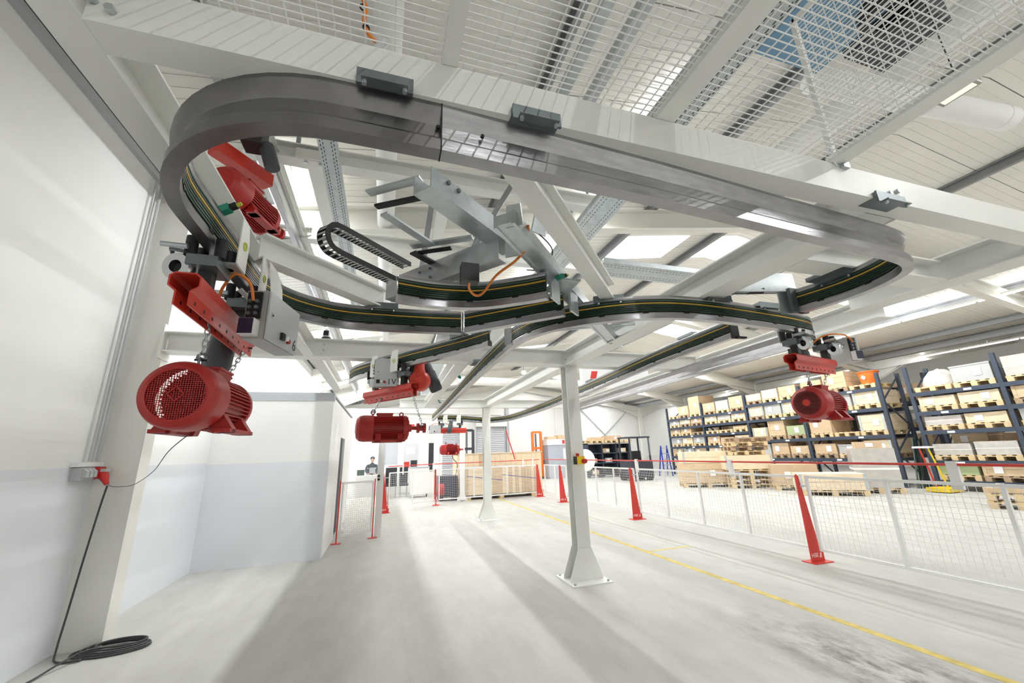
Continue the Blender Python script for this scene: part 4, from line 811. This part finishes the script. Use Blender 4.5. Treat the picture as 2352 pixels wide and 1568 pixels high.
# ---- goods on the floor before the racks
crate('long_timber_crate', 'long pale timber crate lying upper left before the racks', 11.3, 12.6, .82, 1.55, .8, .40, 'T', R(62), None, False)
crate('long_timber_crate', 'brown timber crate carrying the long pale crate before the racks', 11.3, 12.6, .145, 1.7, .9, .67, 'U', R(62)); pallet('pallet under the brown crate before the racks', 11.3, 12.6, 0, 1.7, .9, 'pallet', R(62))
crate('long_timber_crate', 'long pale timber crate below the pallet pile before the racks', 12.1, 11.5, .60, 1.5, .8, .46, 'T', R(62), None, False)
for j, z in enumerate((0, .15, .30, .45)): pallet('%s pallet from the floor under the second long crate' % ORD[j], 12.1, 11.5, z, 1.3, .9, 'pallet', R(62), 'pallets stacked before the racks')
for j in range(4): pallet('%s pallet from below in the loose pallet pile' % ORD[j], 12.35 + .05 * (j % 2), 11.75 - .07 * j, 1.065 + .15 * j, 1.2, .8, random.choice(('pallet', 'oldpallet')), R(62 + 3 * j), 'loose pallet pile before the racks')
crate('cardboard_box', 'large open cardboard box right of the pallet pile', 12.5, 10.1, .145, 1.15, .8, .62, 'C', R(50)); pallet('pallet under the large open cardboard box', 12.5, 10.1, 0, 1.2, .8, 'pallet', R(50))
crate('low_timber_crate', 'low open timber crate standing behind the nearest red fence post', 12.0, 8.7, .145, 1.5, 1.0, .42, 'T', R(48), None, False); pallet('pallet under the low open timber crate', 12.0, 8.7, 0, 1.5, 1.0, 'pallet', R(48))
crate('wrapped_parcel', 'tall film wrapped white parcel in front of the rack end', 13.4, 8.35, .145, .95, .9, 1.05, 'W', R(40)); pallet('pallet under the tall wrapped parcel', 13.4, 8.35, 0, 1.0, .9, 'pallet', R(40))
crate('cardboard_box', 'flat cardboard box with red marking on the tall wrapped parcel', 13.45, 8.4, 1.195, .6, .5, .18, 'C', R(40))
crate('timber_crate', 'small timber crate stack on the bare floor at the right edge', 12.3, 5.15, .30, .9, .7, .1, 'U', R(20), None, False)
for j in range(2): pallet('%s pallet below the small crate at the right edge' % ('lower', 'upper')[j], 12.3, 5.15, .15 * j, .9, .8, 'pallet', R(20))
pj = thing('hand_pallet_truck', 'pallet truck with red and yellow handle leaning before the near rack', 'pallet truck', (14.5, 7.4, 0))
MB().bar((14.5, 7.35, .1), (14.4, 7.5, 1.2), .03, .03).build('yellow_tube', 'ylw', pj); MB().bar((14.5, 7.6, .1), (14.42, 7.7, 1.15), .03, .03).build('red_tube', 'fenred', pj); MB().box(14.2, 14.8, 7.2, 7.7, .02, .12).build('fork_frame', 'ylw', pj, smooth=False); MB().box(14.3, 14.5, 7.4, 7.8, 1.15, 1.2).build('handle_plate', 'white', pj)
# ================================================================== FAR END OF THE HALL
def roller_door(label, x0, x1, z1, i):
    t = thing('door_%d' % i, '', '', ((x0 + x1) / 2, HY1 - .06, 0)); del t['label']; del t['category']; struct(t)
    z = 0
    while z < z1 - .05: MB().prism([(x0, HY1 - .03, z + .006), (x0, HY1 - .055, z + .02), (x0, HY1 - .055, z + .09), (x0, HY1 - .03, z + .104)], (x1 - x0, 0, 0)).build('slat', 'shutter', t, smooth=False); z += .11
    for x in (x0 - .06, x1): MB().box(x, x + .06, HY1 - .1, HY1, 0, z1).build('guide_rail', 'trimgrey', t, smooth=False)
    MB().box(x0 - .1, x1 + .1, HY1 - .35, HY1, z1, z1 + .38).build('roller_case', 'wallwhite', t, smooth=False)
roller_door('', 2.5, 4.3, 3.0, 1); roller_door('', 5.4, 7.15, 3.0, 2)
def fork(label, x, y, m, h, w_, body=True):
    t = thing('forklift_mast', label, 'forklift', (x, y, 0))
    for s in (-1, 1): MB().box(x + s * w_ / 2 - .06, x + s * w_ / 2 + .06, y - .05, y + .09, .03, h).build('mast_rail', m, t, smooth=False)
    for z in (h - .08, h * .62, .5): MB().box(x - w_ / 2, x + w_ / 2, y - .03, y + .05, z, z + .12).build('cross_member', m, t, smooth=False)
    MB().cyl((x - .05, y + .05, .3), (x - .05, y + .05, h - .1), .05, 12).build('lift_cylinder', 'galvdark', t)
    for s in (-1, 1): MB().box(x + s * .2 - .05, x + s * .2 + .05, y - 1.0, y - .05, .04, .08).build('fork_tine', 'forkdark', t, smooth=False)
    if body: MB().box(x - w_ / 2 - .1, x + w_ / 2 + .1, y + .12, y + 1.2, .1, .95).build('truck_body', m, t, smooth=False)
    for s in (-1, 1): MB().cyl((x + s * (w_ / 2) - .05, y + .3, .12), (x + s * (w_ / 2) + .05, y + .3, .12), .12, 16).build('wheel', 'rubber', t)
fork('dark forklift mast before the left roller shutter', 4.05, 20.5, 'forkdark', 2.6, .55); fork('orange pallet stacker before the white back wall', 8.2, 21.6, 'forkorange', 2.5, .5)
fk = thing('forklift_truck', 'dark forklift with driver guard beside the low shelf unit', 'forklift', (11.2, 16.6, 0))
MB().box(10.7, 11.8, 16.3, 17.3, .15, .85).build('chassis', 'forkdark', fk, smooth=False)
for x in (10.72, 11.74):
    for y in (16.35, 17.2): MB().bar((x, y, .85), (x, y, 1.9), .06, .06).build('guard_post', 'forkdark', fk)
MB().box(10.68, 11.80, 16.3, 17.3, 1.88, 1.94).build('guard_roof', 'forkdark', fk, smooth=False); MB().box(11.05, 11.5, 16.7, 17.1, .85, 1.3).build('seat', 'black', fk)
MB().box(11.2, 11.8, 16.28, 16.31, 1.1, 1.85).build('clear_screen', 'glass', fk)
for x in (10.75, 11.7):
    for y in (16.5, 17.15): MB().cyl((x - .08, y, .2), (x + .1, y, .2), .2, 18).build('wheel', 'rubber', fk)
bo = thing('grey_booth', 'grey booth with white header panel and paper notice at the far end', 'booth', (9.3, 21.3, 0))
MB().box(8.6, 10.0, 21.0, 22.0, 0, 1.75).build('booth_body', 'doorgrey', bo, smooth=False); MB().box(8.55, 10.05, 20.95, 22.0, 1.75, 2.05).build('header_panel', 'white', bo, smooth=False); MB().box(9.45, 9.6, 20.945, 20.95, 1.8, 2.0).build('red_sign', 'fenred', bo); MB().box(9.5, 9.85, 20.99, 21.0, .95, 1.55).build('notice_sheet', 'paper', bo)
for j, (x, z, w_) in enumerate(((8.92, 2.06, .5), (9.65, 2.06, .7))): crate('timber_crate', 'flat timber crate lying %s on the grey booth' % ('left', 'right')[j], x, 21.4, z, w_, .6, .14 + .08 * j, 'U', R(90), None, False)
sh = thing('shelf_unit', 'low dark blue shelf unit with open compartments behind the white disc', 'shelf', (11.6, 20.0, 0))
for x in (10.35, 11.2, 12.05, 12.9): MB().box(x - .03, x + .03, 19.7, 20.3, 0, 1.75).build('upright', 'rack', sh, smooth=False)
for z in (.1, .7, 1.2, 1.7): MB().box(10.32, 12.93, 19.7, 20.3, z, z + .05).build('shelf_board', 'rack' if z < 1.6 else 'white', sh, smooth=False)
MB().box(10.35, 12.9, 20.28, 20.3, .1, 1.7).build('back_sheet', 'forkdark', sh)
for j, (x, z, k) in enumerate(((10.7, .75, 'C'), (11.6, .75, 'G'), (11.5, 1.25, 'C'), (12.4, .15, 'U'), (12.5, 1.25, 'T'), (10.75, .15, 'C'))): crate(NMK[k], '%s number %s counted from below in the low shelf unit' % (KW[k], 'abcdef'[j]) if False else '%s %s of the low shelf unit' % (KW[k], ('in the left middle compartment', 'in the centre middle compartment', 'in the centre top compartment', 'in the right bottom compartment', 'in the right top compartment', 'in the left bottom compartment')[j]), x, 20.0, z, .4, .4, .22, k, R(90))
for j in range(3): pallet('%s long pallet on top of the low shelf unit' % ('left', 'middle', 'right')[j], 10.8 + .86 * j, 20.0, 1.76, .8, 1.1, 'pallet', R(90)); 
crate('cardboard_box', 'cardboard box on the pallets of the low shelf unit', 12.0, 20.0, 1.905, .9, .6, .22, 'C', R(90)); crate('timber_crate', 'long timber crate on the pallets of the low shelf unit', 11.0, 20.0, 1.905, .8, .5, .16, 'U', R(90), None, False)
ds = thing('round_white_disc', 'large white round disc standing behind the near post', 'disc', (4.55, 9.0, 0))
ds.location = (6.2, 12.0, 0); XF[ds.name] = Matrix.Translation((6.2, 12.0, 0))
MB().lathe([(0, 0), (.33, 0), (.34, .02), (.33, .04), (0, .04)], (6.2, 12.0, 1.1), (0, 1, 0), 40).build('disc', 'white', ds); MB().cyl((6.2, 12.06, .02), (6.2, 12.06, 1.1), .03, 10).build('stand_pole', 'mesh', ds); MB().box(5.95, 6.45, 11.85, 12.25, 0, .03).build('stand_foot', 'mesh', ds)
# strapped timber bundle behind the far fence
tm = thing('timber_bundle', 'strapped bundle of upright timber boards on a dark pallet behind the far fence', 'timber bundle', (3.7, 13.65, 0))
for i in range(22): x = 2.55 + i * .113; MB().box(x, x + .107, 13.35, 14.05, .14, .95 + random.uniform(-.01, .01)).build('board', random.choice(('timber', 'timber2')), tm, smooth=False)
MB().box(2.5, 5.05, 13.4, 14.0, .1, .14).build('pallet_deck', 'forkdark', tm)
for x in (2.6, 3.7, 4.8): MB().box(x, x + .14, 13.36, 14.0, 0, .1).build('pallet_block', 'pallet', tm)
for x in (3.2, 4.4): MB().bar((x - .6, 13.345, .72), (x + .6, 13.345, .55), .006, .018).build('blue_strap', 'blue', tm)
MB().box(2.52, 4.4, 13.4, 14.0, .955, .985).build('blue_top_board', 'doorgrey', tm)
tw = thing('timber_case', 'tall pale timber case standing behind the strapped bundle', 'crate', (3.9, 14.7, 0))
for i in range(16): x = 2.45 + i * .195; MB().box(x, x + .19, 14.3, 15.2, .1, 1.4).build('plank', random.choice(('timber', 'timber', 'timber2')), tw, smooth=False)
MB().box(2.42, 5.6, 14.28, 15.22, 0, .1).build('skid', 'pallet', tw, smooth=False); MB().box(2.42, 5.6, 14.27, 15.22, 1.4, 1.43).build('lid', 'timber', tw, smooth=False)
dr = thing('cable_drum', 'round pale drum on the floor behind the timber case', 'drum', (6.6, 20.5, 0)); MB().lathe([(0, 0), (.55, 0), (.55, 1.35), (.5, 1.42), (0, 1.42)], (6.9, 21.0, 0), (0, 0, 1), 28).build('drum_body', 'oldpallet', dr)
o = MB().bar((4.25, 13.35, 1.19), (3.95, 13.35, 2.15), .03, .03).build('red_pole', 'fenred'); tag(o, 'thin red pole leaning up from the far guard rail', 'pole')
# machine trolley right behind the far fence
mc = thing('blue_machine', 'blue grey machine with red wheel behind the far fence', 'machine', (2.0, 13.8, 0))
MB().box(1.75, 2.35, 13.6, 14.3, .1, .75).build('frame_box', 'navy', mc, smooth=False); MB().cyl((1.72, 13.58, .35), (1.9, 13.58, .35), .18, 20).build('red_wheel', 'darkred', mc); MB().tube(spline([(2.3, 13.7, .75), (2.35, 13.7, 1.1), (2.2, 13.7, 1.3), (2.22, 13.7, 1.5)], 6), .012, 8).build('hose', 'navy', mc)
for x in (1.78, 2.22): MB().box(x, x + .12, 13.62, 14.25, 0, .1).build('skid', 'navy', mc)
wc = thing('white_cabinet', 'white cabinet and trolley behind the far fence left of the distant motor', 'cabinet', (1.3, 15.5, 0))
MB().box(.98, 1.6, 15.2, 15.75, .12, 1.0).build('cabinet_body', 'white', wc, smooth=False); MB().box(.96, 1.62, 15.18, 15.77, 1.0, 1.03).build('cabinet_top', 'trimgrey', wc, smooth=False)
for x in (1.05, 1.53): MB().cyl((x - .02, 15.3, .06), (x + .02, 15.3, .06), .06, 14).build('castor', 'dark', wc)
cl = thing('column_guard', 'white round column beside the machine behind the far fence', 'column', (2.45, 13.25, 0)); MB().box(2.36, 2.5, 13.16, 13.3, .03, 2.4).build('shaft', 'mesh', cl, smooth=False); MB().prism([(2.25, 13.22, 0), (2.61, 13.22, 0), (2.5, 13.22, .22), (2.36, 13.22, .22)], (0, .02, 0)).build('gusset', 'mesh', cl, smooth=False)
for j, (x0, x1) in enumerate(((.12, .52), (.62, .92))):
    b6 = thing('bench_seat', '%s dark upholstered bench seat behind the far fence' % ('wider left', 'narrower right')[j], 'bench', ((x0 + x1) / 2, 16.0, 0)); MB().box(x0, x1, 15.8, 16.25, .38, .46).build('seat', 'dark', b6, smooth=False); MB().box(x0, x1, 16.2, 16.27, .46, 1.02).build('backrest', 'dark', b6, smooth=False)
    for x in (x0 + .02, x1 - .05):
        for y in (15.82, 16.2): MB().box(x, x + .03, y, y + .03, 0, .38).build('leg', 'trimgrey', b6)
# office front with glazing, desk and person
of = thing('wall_office', '', '', (.4, 17.2, 0)); del of['label']; del of['category']; struct(of)
MB().box(-2.4, 2.3, 17.0, 17.1, 0, .75).build('sill_wall', 'wallwhite', of, smooth=False); MB().box(-2.4, 2.3, 17.0, 17.1, 2.45, 3.2).build('header_wall', 'wallwhite', of, smooth=False)
for x in (-2.4, -1.25, -.05, .55, 1.5, 2.22): MB().box(x, x + .08, 16.98, 17.12, .75, 2.45).build('mullion', 'mesh', of, smooth=False)
for x0, x1 in ((-1.17, -.05), (.03, .55), (.63, 1.5), (1.58, 2.22)): MB().box(x0, x1, 17.04, 17.05, .75, 2.45).build('pane', 'glass', of)
MB().box(.03, .55, 17.06, 17.07, 1.1, 2.4).build('window_blind', 'shutter', of); MB().box(-2.4, 2.3, 19.9, 20.0, 0, 3.2).build('rear_wall', 'wallwhite', of, smooth=False); MB().box(2.2, 2.3, 17.1, 19.9, 0, 3.2).build('side_wall', 'wallwhite', of, smooth=False); MB().box(-2.4, 2.3, 17.0, 20.0, 3.2, 3.3).build('office_roof', 'wallwhite', of, smooth=False)
MB().box(.66, 1.46, 16.965, 16.98, .05, 2.05).build('door_leaf', 'wallwhite', of, smooth=False); MB().box(.78, 1.34, 16.955, 16.965, .95, 1.9).build('door_window', 'shutter', of); MB().box(.85, 1.2, 16.95, 16.955, 1.5, 1.75).build('door_notice', 'paper', of); MB().box(1.05, 1.3, 16.95, 16.955, .98, 1.25).build('poster', 'dark', of); MB().box(.80, 1.0, 16.95, 16.955, .98, 1.2).build('poster', 'fenred', of); MB().box(1.75, 1.95, 16.97, 17.0, .8, 1.9).build('dark_frame', 'dark', of, smooth=False)
MB().box(.9, 1.15, 16.9, 16.95, 2.5, 2.65).build('exit_sign', 'fenred', of, smooth=False)
le = bpy.data.lights.new('office_lamp', 'AREA'); le.energy = 45; le.size = 1.2; lo = bpy.data.objects.new('office_lamp', le); C.objects.link(lo); lo.location = (-.3, 18.6, 3.05)
ol = thing('office_lamp_panel', 'square ceiling lamp panel inside the far office', 'lamp', (-.3, 18.6, 3.1)); MB().box(-.95, .35, 17.95, 19.25, 3.07, 3.2).build('panel', 'tube', ol)
dk = thing('office_desk', 'desk with monitor and papers inside the office window', 'desk', (-.7, 17.8, 0)); MB().box(-1.3, .0, 17.4, 18.1, .70, .74).build('desk_top', 'timber', dk, smooth=False)
for x in (-1.25, -.08): 
    for y in (17.45, 18.02): MB().box(x, x + .05, y, y + .05, 0, .70).build('leg', 'trimgrey', dk)
mo = thing('monitor', 'computer monitor seen from behind on the office desk', 'monitor', (-.45, 17.6, .74)); MB().box(-.50, -.27, 17.55, 17.58, .80, 1.02).build('screen_back', 'doorgrey', mo, smooth=False); MB().box(-.42, -.35, 17.55, 17.65, .74, .80).build('stand', 'dark', mo); 
gm = thing('green_box', 'small dark green box on the office desk', 'box', (-.8, 17.6, .74)); MB().box(-.95, -.68, 17.5, 17.7, .74, .95).build('case', 'green', gm, smooth=False)
pe = thing('person', 'person in dark top with short dark hair sitting at the office desk', 'person', (-.42, 18.45, 0))
def skin(name, pts, edges, m, par, root=0, sub=2):
    me = bpy.data.meshes.new(name); me.from_pydata([p[:3] for p in pts], edges, []); o = obj(name, me, m, par); M = XF[par.name].inverted(); me.transform(M)
    md = o.modifiers.new('skin', 'SKIN'); md.use_smooth_shade = True
    for i, p in enumerate(pts): me.skin_vertices[0].data[i].radius = (p[3], p[4] if len(p) > 4 else p[3])
    me.skin_vertices[0].data[root].use_root = True; o.modifiers.new('sub', 'SUBSURF').levels = sub; o.modifiers['sub'].render_levels = sub; return o
px, py = -.42, 18.45
body = skin('body', [(px, py, .55, .15, .12), (px, py, .80, .14, .11), (px, py - .02, 1.02, .17, .11), (px, py - .03, 1.14, .08, .08), (px, py - .04, 1.22, .055), (px - .19, py - .02, 1.09, .06), (px - .24, py - .12, .88, .048), (px - .15, py - .34, .78, .038), (px + .19, py - .02, 1.09, .06), (px + .24, py - .12, .88, .048), (px + .15, py - .34, .78, .038), (px - .09, py - .02, .52, .085), (px - .11, py - .42, .52, .07), (px - .11, py - .44, .10, .05), (px - .11, py - .58, .05, .045), (px + .09, py - .02, .52, .085), (px + .11, py - .42, .52, .07), (px + .11, py - .44, .10, .05), (px + .11, py - .58, .05, .045)],
     [(0, 1), (1, 2), (2, 3), (3, 4), (2, 5), (5, 6), (6, 7), (2, 8), (8, 9), (9, 10), (0, 11), (11, 12), (12, 13), (13, 14), (0, 15), (15, 16), (16, 17), (17, 18)], 'cloth', pe)
hd = skin('head', [(px, py - .04, 1.20, .05), (px, py - .05, 1.28, .072, .085), (px, py - .05, 1.36, .078, .092), (px, py - .05, 1.42, .05, .06)], [(0, 1), (1, 2), (2, 3)], 'skin', pe)
MB().lathe([(.088, -.02), (.094, .03), (.08, .075), (.045, .10), (0, .105)], (px, py - .035, 1.35), (0, .15, 1), 18).build('hair', 'hair', pe)
for s in (-1, 1):
    skin('hand', [(px + s * .15, py - .34, .78, .03, .018), (px + s * .14, py - .41, .775, .034, .014), (px + s * .165, py - .47, .77, .009), (px + s * .148, py - .485, .77, .009), (px + s * .13, py - .48, .77, .009), (px + s * .113, py - .465, .77, .008), (px + s * .10, py - .40, .77, .010), (px + s * .085, py - .43, .77, .009)], [(0, 1), (1, 2), (1, 3), (1, 4), (1, 5), (0, 6), (6, 7)], 'skin', pe)
    MB().box(px + s * .03 - .008, px + s * .03 + .008, py - .142, py - .13, 1.31, 1.322).build('eye', 'white', pe)
MB().prism([(px - .012, py - .135, 1.275), (px + .012, py - .135, 1.275), (px, py - .135, 1.31)], (0, -.02, 0)).build('nose', 'skin', pe); MB().box(px - .022, px + .022, py - .132, py - .128, 1.245, 1.252).build('mouth', 'darkred', pe)
ch = thing('office_chair', 'dark office chair under the sitting person', 'chair', (px, py + .02, 0)); MB().box(px - .23, px + .23, py - .22, py + .22, .36, .43).build('seat', 'dark', ch, smooth=False); MB().box(px - .2, px + .2, py + .17, py + .22, .5, .95).build('backrest', 'dark', ch, smooth=False); MB().cyl((px, py, .06), (px, py, .36), .03, 10).build('column', 'dark', ch)
for i in range(5): a = R(72 * i); MB().bar((px, py, .05), (px + .28 * math.cos(a), py + .28 * math.sin(a), .03), .04, .04).build('foot', 'dark', ch)
# white light sign box and yellow lifting beams in the far background
sb = thing('sign_box', 'white sign box with a red square behind the near post', 'sign', (4.7, 7.5, 2.65)); MB().box(4.15, 5.9, 7.9, 8.0, 2.75, 3.3).build('panel', 'white', sb, smooth=False); MB().prism([(4.35, 7.895, 2.95), (4.5, 7.895, 2.95), (4.55, 7.895, 3.12), (4.4, 7.895, 3.12)], (0, .005, 0)).build('red_square', 'fenred', sb)
for x in (4.3, 5.7): MB().cyl((x, 7.95, 2.64), (x, 7.95, 2.75), .02, 8).build('bracket', 'galv', sb)

# rear rack row in the bay behind, seen through the front racks
YC = [18.9, 16.3, 13.7, 11.2, 8.7, 6.2, 3.9]
rack('rear dark blue rack row seen through the front racks', 17.6, YC, [[.9, 1.8, 2.7]] * 6, 1.0, 3.6)
for i in range(6):
    for z, ln in ((.9, 'low'), (1.8, 'middle'), (2.7, 'high')):
        fill('%s rear rack bay' % ('farthest', 'second', 'third', 'fourth', 'fifth', 'nearest')[i], YC[i], YC[i + 1], z, ln, [(random.choice('UUCGL'), random.choice((.45, .55, .62))) for _ in range(2)], 18.1)
cm = thing('beacon_camera', 'small black and white dome on the cross beam beside the control box 6', 'camera', (-.66, 4.6, 2.65)); MB().lathe([(0, 0), (.05, 0), (.05, .03), (.045, .035), (0, .035)], (-.66, 4.6, 2.65), (0, 0, 1), 18).build('dome_base', 'holder', cm); MB().lathe([(.036, 0), (.040, .03), (.036, .07), (.02, .09), (0, .095)], (-.66, 4.6, 2.685), (0, 0, 1), 18).build('dome_head', 'white', cm); MB().box(-.685, -.635, 4.55, 4.57, 2.70, 2.75).build('dome_lens', 'black', cm)
ld = thing('step_ladder', 'blue step ladder standing at the far end of the pallet racks', 'ladder', (14.1, 18.2, 0))
for s_ in (-1, 1):
    MB().bar((13.9 + s_ * .25, 18.0, 0), (14.0 + s_ * .18, 18.25, 1.5), .04, .05).build('rail', 'blue', ld); MB().bar((14.05 + s_ * .25, 18.6, 0), (14.0 + s_ * .18, 18.25, 1.5), .04, .05).build('rear_leg', 'blue', ld)
for k_ in range(5): z = .25 + .28 * k_; MB().box(13.75 + .02 * k_, 14.15, 17.98 + .04 * k_, 18.12 + .04 * k_, z, z + .03).build('step', 'galv', ld)

oc = thing('deck_cable', 'orange cable dropping to a grey connector on the mesh deck', 'cable', (-.1, 1.0, 2.62))
MB().tube(spline([(-.15, .97, 2.85), (-.136, 1.0, 2.80), (-.122, 1.005, 2.76), (-.125, 1.02, 2.72), (-.105, 1.02, 2.67), (-.075, 1.01, 2.635)], 6), .007, 8).build('cable_sheath', 'orange', oc); MB().cyl((-.085, 1.01, 2.60), (-.06, 1.01, 2.65), .014, 10).build('connector', 'plastgrey', oc)
for q in ((-.131, 1.012, 2.77), (-.118, 1.02, 2.70)): MB().torus(q, (0, 0, 1), .009, .003, 10, 6).build('cable_tie', 'black', oc)
